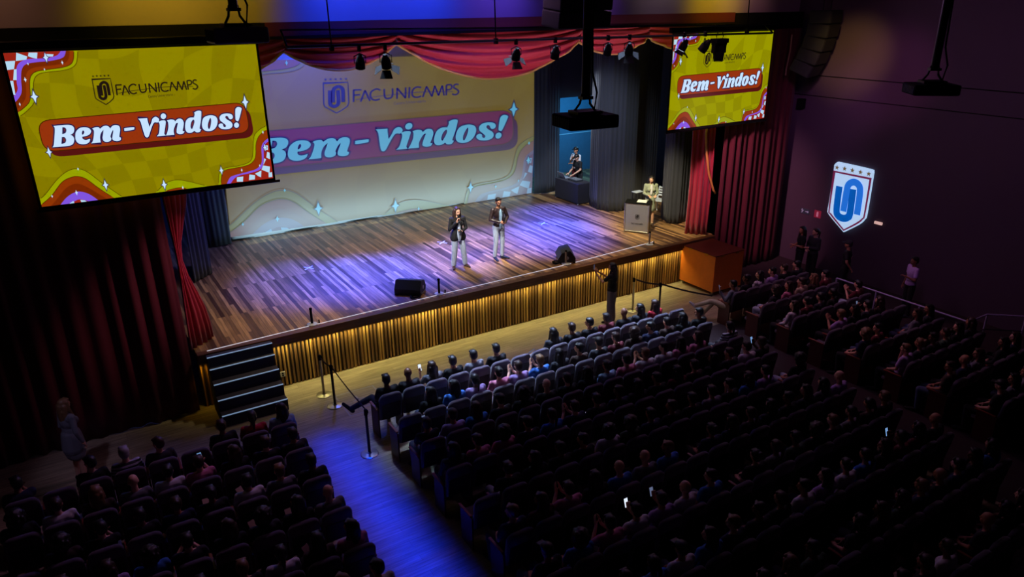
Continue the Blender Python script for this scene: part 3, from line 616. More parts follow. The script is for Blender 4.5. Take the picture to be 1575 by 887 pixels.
M_red = mat('crimson velvet', (150, 12, 40), 0.75, sheen=0.25, var=0.12, scale=3, bump=0.15, bscale=90)
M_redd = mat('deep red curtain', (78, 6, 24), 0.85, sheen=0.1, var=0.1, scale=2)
M_drape = mat('black stage drape', (46, 46, 56), 0.9, sheen=0.15, var=0.1, scale=2)
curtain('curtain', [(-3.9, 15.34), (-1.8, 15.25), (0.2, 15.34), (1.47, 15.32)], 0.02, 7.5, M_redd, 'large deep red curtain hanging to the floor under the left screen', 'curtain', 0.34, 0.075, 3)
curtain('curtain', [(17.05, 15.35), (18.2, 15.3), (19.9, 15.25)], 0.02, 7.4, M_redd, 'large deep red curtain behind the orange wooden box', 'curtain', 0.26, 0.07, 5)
def gl(q, tz, t):
    k = math.exp(-((tz-0.32)/0.16)**2); return Vector((1.62+(q.x-1.62)*(1-0.75*k), q.y))
curtain('curtain', [(1.50, 15.62), (1.8, 15.8), (2.10, 16.05)], SZ+0.01, 7.4, M_red, 'bright red curtain edge pinched in at the left side of the stage', 'curtain', 0.15, 0.05, 8, gather=gl)
def gr(q, tz, t):
    k = math.exp(-((tz-0.28)/0.2)**2); return Vector((q.x+0.05*k, q.y))
curtain('curtain', [(16.30, 15.95), (16.5, 15.75), (16.78, 15.5)], SZ+0.01, 7.4, M_red, 'bright red curtain with gold cord at the right side of the stage', 'curtain', 0.16, 0.05, 11, gather=gr)
CUR_R = bpy.data.objects['curtain.003']
b = BM(); tube(b, [(16.62, 15.62, 5.2), (16.50, 15.60, 4.5), (16.52, 15.52, 3.9), (16.62, 15.45, 3.3), (16.78, 15.36, 2.8), (16.86, 15.34, 2.68)], 0.035, 8)
ob('curtain_cord', b, mat('gold cord', (190, 140, 60), 0.6, bump=0.5, bscale=40), CUR_R, True, label='long gold cord')
b = BM(); tube(b, [(18.95, 14.88, 7.25), (18.93, 14.86, 6.8), (18.88, 14.88, 6.3), (18.86, 14.86, 6.1)], 0.02, 6)
ob('curtain_cord', b, mat('pale cord', (150, 110, 100), 0.6), bpy.data.objects['curtain.001'], label='thin pale cord')
drs = [([(3.15, 22.9), (3.5, 22.8), (3.95, 22.88)], 'black drape at the left end of the big cloth screen', 21),
 ([(15.22, 22.95), (15.7, 22.75), (16.35, 22.9)], 'black drape standing right of the big cloth screen, left of the blue gap', 22),
 ([(16.10, 20.6), (15.90, 20.3), (15.78, 19.8), (15.95, 19.35), (16.35, 19.1), (16.9, 19.15), (17.6, 19.6), (18.6, 19.9)], 'wide black drape with rounded foot between the blue gap and the woman at the lectern', 23),
 ([(16.95, 17.75), (16.75, 17.35), (16.66, 17.0), (16.9, 16.85), (17.4, 16.95), (18.4, 17.2)], 'tall black drape behind the white chair, next to the bright red curtain', 24),
 ([(2.35, 19.9), (2.9, 20.4), (2.6, 21.4)], 'black drape in the left wing of the stage', 25)]
for p, lb, sd in drs: curtain('stage_drape', p, SZ+0.02, 7.6, M_drape, lb, 'drape', 0.15, 0.014, sd, 'black drapes around the stage')
b = BM(); bx(b, (16.2, 22.95, 4.84), (19.8, 23.0, 7.7)); tag(ob('stage_border', b, M_drape), 'dark border cloth above the blue lit gap', 'drape')
b = BM(); bx(b, (1.6, 22.4, 7.35), (19.8, 22.44, 8.4)); tag(ob('stage_border', b, M_drape), 'dark border cloth above the top of the big cloth screen', 'drape')

# ---------------------------------------------------------------- swagged valance
M_swag = mat('crimson swag cloth', (176, 20, 46), 0.6, sheen=0.35, var=0.08, scale=3)
M_trimg = mat('gold fringe', (196, 160, 84), 0.6, bump=0.4, bscale=60)
def swag(x0, x1, zp0, zp1, zl, ztop, y, label, seed):
    r = thing('curtain_swag', label, 'swag', ((x0+x1)/2, y, ztop), 0, 'red swags over the stage')
    cx, W2 = (x0+x1)/2, (x1-x0)/2; rr = random.Random(seed)
    nx, nz = 56, 40; b = BM(); rows = []; ph = rr.random()*6
    def zb(t):                 # t -1..1
        base = zp0+(zp1-zp0)*(t+1)/2
        return base-((zp0+zp1)/2-zl)*(1-abs(t)**2.0)
    for j in range(nz+1):
        v = j/nz; row = []
        for i in range(nx+1):
            t = -1+2*i/nx; zt = ztop; z = zt+(zb(t)-zt)*v
            # folds follow nested catenaries
            lev = v*(1.15-0.35*abs(t)**2)
            fold = 0.045*math.sin(lev*34+ph+1.2*t*t)*min(1, 0.35+abs(t)*1.1)+0.02*math.sin(lev*61+ph*2)
            bell = 0.12*math.sin(math.pi*v)*(1-t*t*0.8)
            row.append(b.verts.new((t*W2, -0.06-bell-fold, z-ztop)))
        rows.append(row)
    for j in range(nz):
        for i in range(nx): b.faces.new((rows[j][i], rows[j+1][i], rows[j+1][i+1], rows[j][i+1]))
    pts = [v.co.copy() for v in rows[-1]]
    o = ob('swag_cloth', b, M_swag, r, True); md = o.modifiers.new('thickness', 'SOLIDIFY'); md.thickness = 0.02; md.offset = 0
    b = BM(); tube(b, pts, 0.032, 6); ob('gold_fringe', b, M_trimg, r, True)
YSW = 16.15
swag(1.7, 4.40, 7.0, 7.31, 6.72, 7.9, YSW, 'red swag mostly hidden behind the left screen', 1)
swag(4.40, 6.95, 7.30, 7.36, 6.86, 7.9, YSW+0.02, 'red swag above the shield logo, second from the left', 2)
swag(6.95, 12.1, 7.36, 7.26, 6.46, 7.9, YSW-0.02, 'widest and lowest red swag over the middle of the stage', 3)
swag(12.1, 14.45, 7.22, 7.27, 6.88, 7.9, YSW, 'short red swag between the hanging projector pole and the right screen', 4)
swag(14.45, 17.1, 7.27, 7.1, 6.9, 7.9, YSW+0.02, 'red swag running behind the right screen', 5)

# ---------------------------------------------------------------- lighting bar and lamps
BY = 14.5
lb = thing('lighting_bar', 'long black lighting bar hanging across the front of the stage', 'lighting bar', (4.0, BY, 7.4))
b = BM(); tube(b, [(0.03, 0, 0.06), (5, 0, 0.03), (13.6, 0, -0.06)], 0.028, 8); ob('lower_rail', b, M_blackmetal, lb)
b = BM(); tube(b, [(0.03, 0.3, 0.36), (13.65, 0.3, 0.14)], 0.02, 6); ob('upper_rail', b, M_blackmetal, lb)
for x in (0.03, 13.64): b = BM(); cyl(b, (x, 0, 0.06 if x < 1 else -0.06), (x, 0.3, 0.36 if x < 1 else 0.14), 0.022); ob('end_piece', b, M_blackmetal, lb)
for x in (0.9, 4.62, 12.6): b = BM(); cyl(b, (x, 0.02, 0.0), (x, 0.1, 2.38), 0.014); box(b, (x, 0.02, 0.02), (0.07, 0.09, 0.12)); ob('hanger', b, M_blackmetal, lb)
M_lens = mat('lit lens', (200, 210, 220), 0.2, emit=(215, 230, 255), estr=1.2)
M_lensoff = mat('dark lens', (30, 32, 36), 0.15)
def fresnel(x, label, aim, barn=True, on=True, k=1.0, bar_z=7.42):
    k *= 0.66
    r = thing('stage_lamp', label, 'stage lamp', (x, BY, bar_z-0.09), 0, 'stage lamps on the lighting bar')
    bdy = (Vector(aim)-Vector((x, BY, bar_z-0.5))).normalized(); q = bdy.to_track_quat('Z', 'Y').to_matrix(); C = Vector((0, 0, -0.34*k))
    T = lambda v: tuple(C+q @ Vector(v))
    b = BM(); box(b, (0, 0, 0.06), (0.06, 0.08, 0.13), None, 0.008); ob('clamp', b, M_blackmetal, r)
    s = q @ Vector((1, 0, 0)); 
    b = BM(); tube(b, [tuple(C+s*0.17*k), tuple(C+s*0.175*k+Vector((0, 0, 0.2*k))), (0, 0, -0.04), tuple(C-s*0.175*k+Vector((0, 0, 0.2*k))), tuple(C-s*0.17*k)], 0.014, 6); ob('yoke', b, M_blackmetal, r)
    b = BM(); cyl(b, T((0, 0, -0.22*k)), T((0, 0, -0.05*k)), 0.085*k, 0.145*k, 20); cyl(b, T((0, 0, -0.05*k)), T((0, 0, 0.16*k)), 0.145*k, 0.15*k, 20); cyl(b, T((0, 0, -0.28*k)), T((0, 0, -0.2*k)), 0.05*k, 0.085*k, 16)
    ob('housing', b, M_black, r)
    b = BM(); cyl(b, T((0, 0, 0.155*k)), T((0, 0, 0.175*k)), 0.125*k, 0.12*k, 20); ob('lens', b, M_lens if on else M_lensoff, r)
    if barn:
        for a in range(4):
            ra = Matrix.Rotation(a*math.pi/2, 3, 'Z')
            pts = [ra @ Vector((-0.12*k, 0.14*k, 0.17*k)), ra @ Vector((0.12*k, 0.14*k, 0.17*k)), ra @ Vector((0.19*k, 0.36*k, 0.30*k)), ra @ Vector((-0.19*k, 0.36*k, 0.30*k))]
            b = BM(); vs1 = [b.verts.new(T(p)) for p in pts]; vs2 = [b.verts.new(T(p+Vector((0, 0, 0.006)))) for p in pts]
            b.faces.new(vs1); b.faces.new(list(reversed(vs2)))
            for i in range(4): b.faces.new((vs1[i], vs2[i], vs2[(i+1) % 4], vs1[(i+1) % 4]))
            ob('barn_door', b, M_black, r)
    return r
fresnel(5.45, 'black can lamp hanging at the left end of the lighting bar', (5.6, 15.6, 3.0), False, False, 1.0)
fresnel(6.0, 'lamp with open flaps over the shield logo, left of the others with flaps', (7.6, 17.3, 2.0), True, True, 1.05)
fresnel(9.13, 'lamp with open flaps in front of the middle of the wide red swag', (10.0, 17.6, 2.2), True, True, 1.0)
fresnel(10.2, 'black can lamp left of the hanging projector pole', (10.7, 16.6, 2.0), False, False, 1.05)
fresnel(11.75, 'black can lamp just right of the hanging projector pole', (12.6, 16.6, 2.0), False, False, 1.0)
fresnel(12.42, 'lit lamp with flaps in front of the short red swag', (14.6, 17.6, 1.8), True, True, 1.05)
fresnel(14.25, 'lamp with flaps at the left edge of the right screen', (12.6, 16.6, 1.6), True, True, 1.0)
fresnel(15.0, 'tilted black can lamp in front of the shield on the right screen', (13.6, 16.4, 3.5), False, False, 1.2)
mh = thing('moving_head_lamp', 'bulky black moving lamp in front of the wordmark on the right screen', 'stage lamp', (15.55, BY, 7.30))
b = BM(); box(b, (0, 0, -0.1), (0.46, 0.26, 0.12), None, 0.02); ob('base', b, M_black, mh)
for s in (-0.1, 0.1): b = BM(); tube(b, [(s, 0, -0.06), (s*1.3, 0, 0.02), (s*0.8, 0, 0.12)], 0.014, 6); ob('clamp', b, M_blackmetal, mh)
b = BM(); box(b, (-0.19, 0, -0.28), (0.06, 0.14, 0.26), None, 0.02); box(b, (0.19, 0, -0.28), (0.06, 0.14, 0.26), None, 0.02); box(b, (0, 0, -0.18), (0.44, 0.16, 0.05), None, 0.01); ob('yoke', b, M_black, mh)
b = BM(); sph(b, (0, 0, -0.38), (0.155, 0.15, 0.2)); cyl(b, (0, -0.01, -0.4), (-0.04, -0.05, -0.62), 0.15, 0.12, 20); ob('head', b, M_black, mh, True)
b = BM(); cyl(b, (-0.04, -0.05, -0.615), (-0.042, -0.052, -0.63), 0.1); ob('lens', b, M_lensoff, mh)

# ---------------------------------------------------------------- projectors on poles
def projector(loc, rz, w_, d_, h_, label, m, pole=True, top=9.8):
    r = thing('hanging_projector', label, 'projector', loc, rz)
    b = BM(); box(b, (0, 0, 0), (w_, d_, h_), None, 0.02); ob('body', b, m, r)
    b = BM()
    for k in range(9): box(b, (-w_/2-0.002, -d_*0.4+k*d_*0.1, 0), (0.006, d_*0.05, h_*0.7))
    ob('vent', b, M_black if m is not M_black else mat('grey vent', (40, 40, 44)), r)
    b = BM(); cyl(b, (w_*0.18, d_/2-0.01, 0), (w_*0.18, d_/2+0.03, 0), h_*0.36); ob('lens', b, M_lensoff, r)
    b = BM(); box(b, (0, 0, h_/2+0.02), (w_*0.5, d_*0.5, 0.03)); tube(b, [(-0.1, 0.08, h_/2), (-0.05, 0.03, h_/2+0.1), (-0.04, 0, h_/2+0.2)], 0.012, 6); tube(b, [(0.1, -0.08, h_/2), (0.05, 0.0, h_/2+0.1), (0.04, 0, h_/2+0.2)], 0.012, 6); box(b, (0, 0, h_/2+0.16), (0.12, 0.1, 0.03)); ob('bracket', b, M_blackmetal, r)
    b = BM(); cyl(b, (0, 0, h_/2+0.15), (0, 0, top-loc[2]), 0.045); ob('pole', b, M_blackmetal, r)
    b = BM(); tube(b, [(0.1, 0, h_/2), (0.14, 0.02, h_/2+0.2), (0.07, 0.0, h_/2+0.4), (0.055, 0, h_/2+0.9), (0.055, 0, top-loc[2])], 0.010, 6); ob('cable', b, M_black, r)
    return r
projector((1.72, 7.9, 7.93), 0, 0.52, 0.42, 0.15, 'pale projector hanging above the top right corner of the left screen', mat('pale grey plastic', (150, 140, 150), 0.5))
projector((4.60, 6.0, 7.08), R(-8), 0.56, 0.42, 0.13, 'black projector hanging on a long pole in front of the blue gap', M_black)
projector((8.75, 4.85, 7.22), R(-40), 0.5, 0.42, 0.12, 'dark projector on a thin pole in front of the right wall', M_black)
# ---------------------------------------------------------------- hanging loudspeakers
def array(loc, rz, n, w_, h_, d_, label, bend=0.05):
    r = thing('hanging_loudspeaker', label, 'loudspeaker', loc, rz)
    z = 0; y = 0; a = 0
    for k in range(n):
        rot = Matrix.Rotation(a, 3, 'X')
        b = BM(); box(b, (0, y, z), (w_, d_, h_*0.97), rot, 0.03); ob('cabinet', b, mat('speaker black', (5, 5, 6), 0.8), r)
        b = BM(); box(b, (0, y-d_/2*math.cos(a)-0.004, z-d_/2*math.sin(a)), (w_*0.94, 0.012, h_*0.86), rot); ob('grille', b, mat('speaker grille', (6, 6, 7), 0.8, bump=0.5, bscale=120), r)
        a += bend; z -= h_*math.cos(a); y += h_*math.sin(a)
    b = BM()
    for s in (-1, 1): cyl(b, (s*w_*0.35, 0, h_/2), (s*w_*0.35, 0, 9.8-loc[2]), 0.015)
    ob('hanging_cable', b, M_blackmetal, r)
array((9.75, 13.0, 8.90), R(4), 4, 1.42, 0.34, 0.6, 'black hanging loudspeaker cluster in front of the blue lit ceiling edge', 0.04)
array((19.2, 14.0, 7.75), R(20), 5, 1.05, 0.36, 0.6, 'black hanging loudspeaker column beside the right wall', 0.10)
b = BM(); box(b, (0, 0, 0), (0.18, 0.22, 0.3), None, 0.02)
tag(ob('wall_speaker', b, M_black, loc=(20.2, 15.2, 5.15)), 'small dark speaker box on the right wall below the hanging column', 'speaker')
# ---------------------------------------------------------------- signs on the right wall
XW = 20.3
sg = thing('shield_sign', 'large glowing white shield sign with blue looped emblem on the right wall', 'sign', (XW, 0, 0))
def wl(bm, loops, x, thick=0.0):
    t = BM(); fill(t, loops, lambda u, v: (u, v), 0)
    vm = {v: bm.verts.new((x, v.co.x, v.co.z)) for v in t.verts}
    for fc in t.faces: bm.faces.new([vm[v] for v in fc.verts])
    t.free()
def wr_(bm, pts, wd, x, closed=False):
    t = BM(); ribbon(t, pts, wd, lambda u, v: (u, v), 0, closed)
    vm = {v: bm.verts.new((x, v.co.x, v.co.z)) for v in t.verts}
    for fc in t.faces: bm.faces.new([vm[v] for v in fc.verts])
    t.free()
ol = smooth_loop(CREST['outline'])
b = BM(); wl(b, [ol], -0.10)
ext = bmesh.ops.extrude_face_region(b, geom=b.faces[:]); bmesh.ops.translate(b, vec=(0.09, 0, 0), verts=[v for v in ext['geom'] if isinstance(v, bmesh.types.BMVert)])
ob('sign_box', b, mat('glowing white acrylic', (200, 215, 235), 0.4, emit=(178, 212, 245), estr=0.86), sg)
b = BM(); wl(b, [smooth_loop(CREST['border_out']), smooth_loop(CREST['border_in'])], -0.104); ob('maroon_border', b, mat('maroon acrylic', (90, 20, 50), 0.4, emit=(104, 30, 66), estr=0.9), sg)
b = BM(); wr_(b, smooth_loop(CREST['N'], closed=False), 0.21, -0.108); ob('emblem_arch', b, mat('light blue acrylic', (40, 110, 210), 0.4, emit=(30, 108, 208), estr=0.9), sg, label='light blue arch of the emblem')
b = BM(); wr_(b, smooth_loop(CREST['U'], closed=False), 0.225, -0.106); ob('emblem_loop', b, mat('deep blue acrylic', (0, 80, 170), 0.4, emit=(0, 84, 172), estr=0.9), sg, label='deep blue lower loop of the emblem')
for p in CREST_STARS: b = BM(); wl(b, [star5(p, 0.085)], -0.106); ob('gold_star', b, mat('gold star', (120, 95, 50), 0.5, emit=(112, 92, 60), estr=0.7), sg)
def wall_sign(y, z, wy, h, face, label, cat, name='wall_sign'):
    r = thing(name, label, cat, (XW, y, z)); b = BM(); box(b, (-0.012, 0, 0), (0.02, wy, h), None, 0.004); ob('plate', b, face, r); return r
s1 = wall_sign(14.58, 1.765, 0.34, 0.17, mat('dark green sign', (30, 34, 40), emit=(40, 36, 52), estr=0.5), 'small dark exit sign with a running figure and arrow on the right wall', 'sign')
b = BM(); wr_(b, [Vector((0.12, 0.04)), Vector((0.08, -0.02)), Vector((0.12, -0.06))], 0.02, -0.024); wr_(b, [Vector((0.09, 0.0)), Vector((0.04, 0.03))], 0.018, -0.024); wl(b, [[Vector((0.1+0.018*math.cos(a), 0.055+0.018*math.sin(a))) for a in (0, 1, 2, 3, 4, 5)]], -0.024); ob('running_figure', b, mat('pale sign print', (150, 140, 165), emit=(120, 108, 135), estr=0.8), s1)
b = BM(); wr_(b, [Vector((-0.03, 0)), Vector((-0.13, 0))], 0.022, -0.024); wl(b, [[Vector((-0.11, 0.04)), Vector((-0.15, 0)), Vector((-0.11, -0.04))]], -0.024); ob('arrow', b, MATS['pale sign print'], s1)
s2 = wall_sign(14.10, 1.775, 0.24, 0.24, mat('red sign', (130, 20, 40), emit=(112, 26, 50), estr=0.6), 'small red fire equipment sign on the right wall beside the exit sign', 'sign')
b = BM(); wl(b, [[Vector((-0.035, -0.08)), Vector((0.035, -0.08)), Vector((0.035, 0.05)), Vector((0.012, 0.085)), Vector((-0.03, 0.085)), Vector((-0.035, 0.05))]], -0.024); ob('extinguisher_print', b, mat('pink print', (190, 120, 140), emit=(160, 100, 120), estr=0.6), s2)
r = thing('emergency_lamp', 'small pale emergency lamp on the right wall under the shield sign', 'lamp', (XW, 12.02, 1.985))
b = BM(); box(b, (-0.03, 0, 0), (0.06, 0.24, 0.08), None, 0.01); ob('housing', b, mat('pale lamp', (230, 200, 190), emit=(225, 180, 170), estr=0.75), r)
# ---------------------------------------------------------------- handrail
M_rail = mat('brushed rail', (196, 186, 226), 0.4, 0.3)
hr = thing('handrail', 'pale metal handrail along the right side seats in front of the wall', 'handrail', (0, 0, 0))
pth = [(17.85, 11.5), (17.85, 10.3), (17.85, 9.1), (17.85, 7.88), (18.7, 7.88), (19.35, 7.3), (20.2, 6.9)]
b = BM(); tube(b, [(x, y, 0.9) for x, y in pth], 0.022, 8); ob('top_rail', b, M_rail, hr)
b = BM(); tube(b, [(x, y, 0.5) for x, y in pth], 0.014, 8); ob('middle_rail', b, mat('dark rail', (50, 46, 60), 0.4, 0.7), hr)
for x, y in pth: b = BM(); cyl(b, (x, y, 0), (x, y, 0.9), 0.022); ob('post', b, M_rail, hr)

# ---------------------------------------------------------------- wooden box beside the stage
wb = thing('wooden_crate', 'big orange wooden box standing on casters beside the right end of the stage', 'box', (15.62, 13.97, 0))
M_ply = mat('orange plywood', (232, 128, 36), 0.55, var=0.12, scale=5)
b = BM(); bx(b, (0, 0, 0.12), (1.2, 1.38, 1.235), 0.008); ob('body', b, M_ply, wb)
b = BM(); bx(b, (-0.012, -0.012, 1.235), (1.212, 1.392, 1.26), 0.004); ob('lid', b, mat('dark stained plywood', (110, 44, 24), 0.5, var=0.2, scale=6), wb)
for x, y in ((0.1, 0.1), (1.1, 0.1), (0.1, 1.28), (1.1, 1.28)):
    b = BM(); cyl(b, (x-0.02, y, 0.045), (x+0.02, y, 0.045), 0.045); box(b, (x, y, 0.1), (0.08, 0.08, 0.04)); ob('caster', b, mat('pale caster', (140, 130, 110), 0.5), wb)
b = BM(); 
for x, y in ((0.3, -0.013), (0.9, -0.013)): box(b, (x, y, 1.22), (0.12, 0.01, 0.05))
for y in (0.35, 1.0): box(b, (-0.013, y, 1.22), (0.01, 0.12, 0.05))
ob('hinge', b, mat('brass hinge', (200, 150, 60), 0.3, 0.9), wb)

# ---------------------------------------------------------------- stanchions and belts
M_steel = mat('brushed steel', (180, 176, 160), 0.3, 0.9)
M_postb = mat('black post', (24, 22, 30), 0.35, 0.3)
def stanchion(x, y, label, post, base):
    r = thing('barrier_post', label, 'barrier post', (x, y, 0), 0, 'belt barrier posts')
    b = BM(); lathe(b, [(0.175, 0), (0.175, 0.012), (0.16, 0.02), (0.05, 0.035), (0.04, 0.05)]); ob('base', b, base, r)
    b = BM(); cyl(b, (0, 0, 0.03), (0, 0, 0.9), 0.028); ob('pole', b, post, r)
    b = BM(); cyl(b, (0, 0, 0.88), (0, 0, 0.99), 0.036); sph(b, (0, 0, 0.99), (0.036, 0.036, 0.015)); box(b, (0.036, 0, 0.94), (0.02, 0.03, 0.06)); ob('belt_head', b, M_black, r)
stanchion(3.97, 14.55, 'steel barrier post nearest the stage steps', M_steel, M_steel)
stanchion(4.02, 13.95, 'black barrier post with pale base, second from the stage steps', M_postb, M_steel)
stanchion(3.97, 11.80, 'black barrier post alone on the blue lit aisle', M_postb, M_steel)
stanchion(12.95, 14.45, 'steel barrier post just right of the person filming', M_steel, M_steel)
stanchion(13.30, 13.75, 'black barrier post behind the person in red, left of the wooden box', M_postb, M_postb)
def belt(p, q, label):
    b = BM(); n = 12; prev = None; p, q = Vector(p), Vector(q)
    d = (q-p).normalized(); s = Vector((-d.y, d.x, 0))*0.0015
    for i in range(n+1):
        c = p.lerp(q, i/n); c.z -= 0.03*math.sin(math.pi*i/n)
        vs_ = [b.verts.new(c+o2) for o2 in (s+Vector((0, 0, 0.024)), s-Vector((0, 0, 0.024)), -s-Vector((0, 0, 0.024)), -s+Vector((0, 0, 0.024)))]
        if prev:
            for k in range(4): b.faces.new((prev[k], prev[(k+1) % 4], vs_[(k+1) % 4], vs_[k]))
        else: b.faces.new(vs_)
        prev = vs_
    b.faces.new(list(reversed(prev)))
    tag(ob('barrier_belt', b, mat('dark belt webbing', (60, 50, 66), 0.7)), label, 'belt', 'barrier belts')
belt((4.03, 13.9, 0.95), (4.0, 11.85, 0.95), 'dark belt stretched between two posts along the aisle beside the front seats')
belt((3.97, 14.5, 0.95), (4.02, 14.0, 0.95), 'short dark belt between the two posts near the stage steps')
belt((12.99, 14.41, 0.95), (13.27, 13.79, 0.95), 'short belt between the two posts right of the person filming')
belt((13.34, 13.73, 0.95), (14.3, 12.78, 0.72), 'dark belt running from the black post down to the right seats')

# ---------------------------------------------------------------- lectern
lc = thing('lectern', 'metal framed lectern with emblem on its front, standing at the right of the stage', 'lectern', (15.08, 16.86, SZ), math.atan2(-0.63, 0.45))
M_acr = mat('smoky acrylic panel', (150, 148, 158), 0.25, 0.5, var=0.05)
b = BM(); bx(b, (-0.36, -0.02, 0.06), (0.36, 0.0, 0.92)); ob('front_panel', b, M_acr, lc)
for s in (-1, 1):
    b = BM(); cyl(b, (s*0.38, -0.01, 0), (s*0.38, -0.01, 0.97), 0.024); ob('front_post', b, M_steel, lc)
    b = BM(); cyl(b, (s*0.38, 0.24, 0), (s*0.38, 0.24, 1.0), 0.02); ob('rear_post', b, M_steel, lc)
    b = BM(); bx(b, (s*0.375-0.006, 0.02, 0.1), (s*0.375+0.006, 0.22, 0.92)); ob('side_panel', b, M_acr, lc)
b = BM(); cyl(b, (-0.38, -0.01, 0.05), (0.38, -0.01, 0.05), 0.02); cyl(b, (-0.38, -0.01, 0.94), (0.38, -0.01, 0.94), 0.02); ob('cross_bar', b, M_steel, lc)
b = BM(); box(b, (0, 0.11, 0.985), (0.80, 0.30, 0.03), Matrix.Rotation(R(9), 3, 'X'), 0.006); ob('reading_top', b, M_black, lc)
b = BM()
def wlf(b, pts, wd, closed=False): ribbon(b, pts, wd, lambda u, v: (u, v), -0.026, closed)
cx, cz = 0.02, 0.54
wlf(b, [Vector((cx-0.06, cz+0.06)), Vector((cx+0.06, cz+0.06)), Vector((cx+0.06, cz-0.05)), Vector((cx, cz-0.09)), Vector((cx-0.06, cz-0.05))], 0.01, True)
wlf(b, [Vector((cx-0.035, cz+0.035)), Vector((cx-0.035, cz-0.03)), Vector((cx, cz-0.05)), Vector((cx+0.01, cz-0.03)), Vector((cx+0.01, cz+0.02))], 0.018)
wlf(b, [Vector((cx-0.008, cz-0.02)), Vector((cx-0.008, cz+0.03)), Vector((cx+0.02, cz+0.045)), Vector((cx+0.038, cz+0.02)), Vector((cx+0.038, cz-0.02))], 0.018)
ob('emblem', b, M_black, lc)
b = BM(); 
for s in WORDMARK: ribbon(b, [Vector(p) for p in s], 0.022, lambda u, v: (-0.16+(u-1.53)*0.27, 0.28+(v-1.82)*0.30), -0.026)
ob('wordmark', b, M_black, lc)
b = BM(); box(b, (0.12, 0.11, 1.01), (0.30, 0.21, 0.012), Matrix.Rotation(R(9), 3, 'X'))
o = tag(ob('paper_sheet', b, mat('white paper', (225, 225, 215), 0.7)), 'white sheet of paper lying on the lectern top', 'paper'); o.matrix_world = Matrix.Translation((15.08, 16.86, SZ+0.01)) @ Matrix.Rotation(math.atan2(-0.63, 0.45), 4, 'Z')
# white chair behind
wc = thing('plastic_chair', 'white plastic armchair with slatted back behind the woman at the lectern', 'chair', (17.40, 18.25, SZ), R(115))
M_wp = mat('white chair plastic', (205, 212, 222), 0.4)
b = BM(); box(b, (0, 0, 0.44), (0.46, 0.44, 0.03), None, 0.012); ob('seat', b, M_wp, wc)
for sx in (-1, 1):
    for sy in (-1, 1): b = BM(); cyl(b, (sx*0.24, sy*0.24, 0), (sx*0.2, sy*0.18, 0.44), 0.018, 0.024); ob('leg', b, M_wp, wc)
    b = BM(); tube(b, [(sx*0.24, -0.2, 0.44), (sx*0.26, -0.22, 0.66), (sx*0.26, 0.1, 0.67), (sx*0.24, 0.22, 0.46)], 0.02, 8); ob('armrest', b, M_wp, wc)
b = BM(); 
for k in range(4): box(b, (0, -0.235-0.02*k, 0.56+0.085*k), (0.42, 0.018, 0.05), None, 0.006)
for s in (-1, 1): tube(b, [(s*0.21, -0.2, 0.44), (s*0.215, -0.25, 0.62), (s*0.2, -0.3, 0.86)], 0.018, 8)
ob('backrest', b, M_wp, wc)
mt = thing('small_table', 'small white topped table between the drape and the woman at the lectern', 'table', (16.72, 18.72, SZ))
b = BM(); box(b, (0, 0, 0.74), (0.36, 0.24, 0.025), None, 0.008); ob('top', b, M_wp, mt)
for sx in (-1, 1):
    for sy in (-1, 1): b = BM(); cyl(b, (sx*0.15, sy*0.09, 0), (sx*0.15, sy*0.09, 0.73), 0.014); ob('leg', b, M_postb, mt)

# ---------------------------------------------------------------- control table, laptop, mixer
tb = thing('cloth_table', 'table covered to the floor with black cloth at the edge of the blue gap', 'table', (15.60, 20.66, SZ))
b = BM(); bx(b, (0, 0, 0.02), (0.62, 1.44, 0.755), 0.02)
ob('table_cover', b, mat('black table cloth', (44, 42, 52), 0.9), tb)
for x, y in ((0.03, 0.03), (0.59, 0.03), (0.03, 1.40)): b = BM(); cyl(b, (x, y, 0), (x, y, 0.03), 0.03); ob('foot', b, mat('pale foot', (170, 170, 175)), tb)
lp = thing('laptop', 'silver laptop open at the far end of the black cloth table', 'laptop', (15.90, 21.85, SZ+0.757), R(90))
b = BM(); box(b, (0, 0, 0.01), (0.36, 0.26, 0.018), None, 0.004); ob('keyboard_base', b, mat('silver laptop', (190, 196, 205), 0.35, 0.5), lp)
b = BM(); box(b, (0, 0.185, 0.12), (0.36, 0.012, 0.25), Matrix.Rotation(R(-28), 3, 'X'), 0.004); ob('display_lid', b, MATS['silver laptop'], lp)
mx_ = thing('audio_mixer', 'small dark sound mixer on the near end of the black cloth table', 'mixer', (15.92, 21.25, SZ+0.757), R(90))
b = BM(); box(b, (0, 0, 0.03), (0.5, 0.34, 0.05), None, 0.008); ob('body', b, mat('dark mixer', (60, 62, 70), 0.5), mx_)
for i in range(7):
    b = BM()
    for j in range(4): cyl(b, (-0.2+i*0.066, -0.12+j*0.07, 0.055), (-0.2+i*0.066, -0.12+j*0.07, 0.075), 0.012, seg=8)
    ob('knob_row', b, mat('pale knob', (170, 175, 185)), mx_)

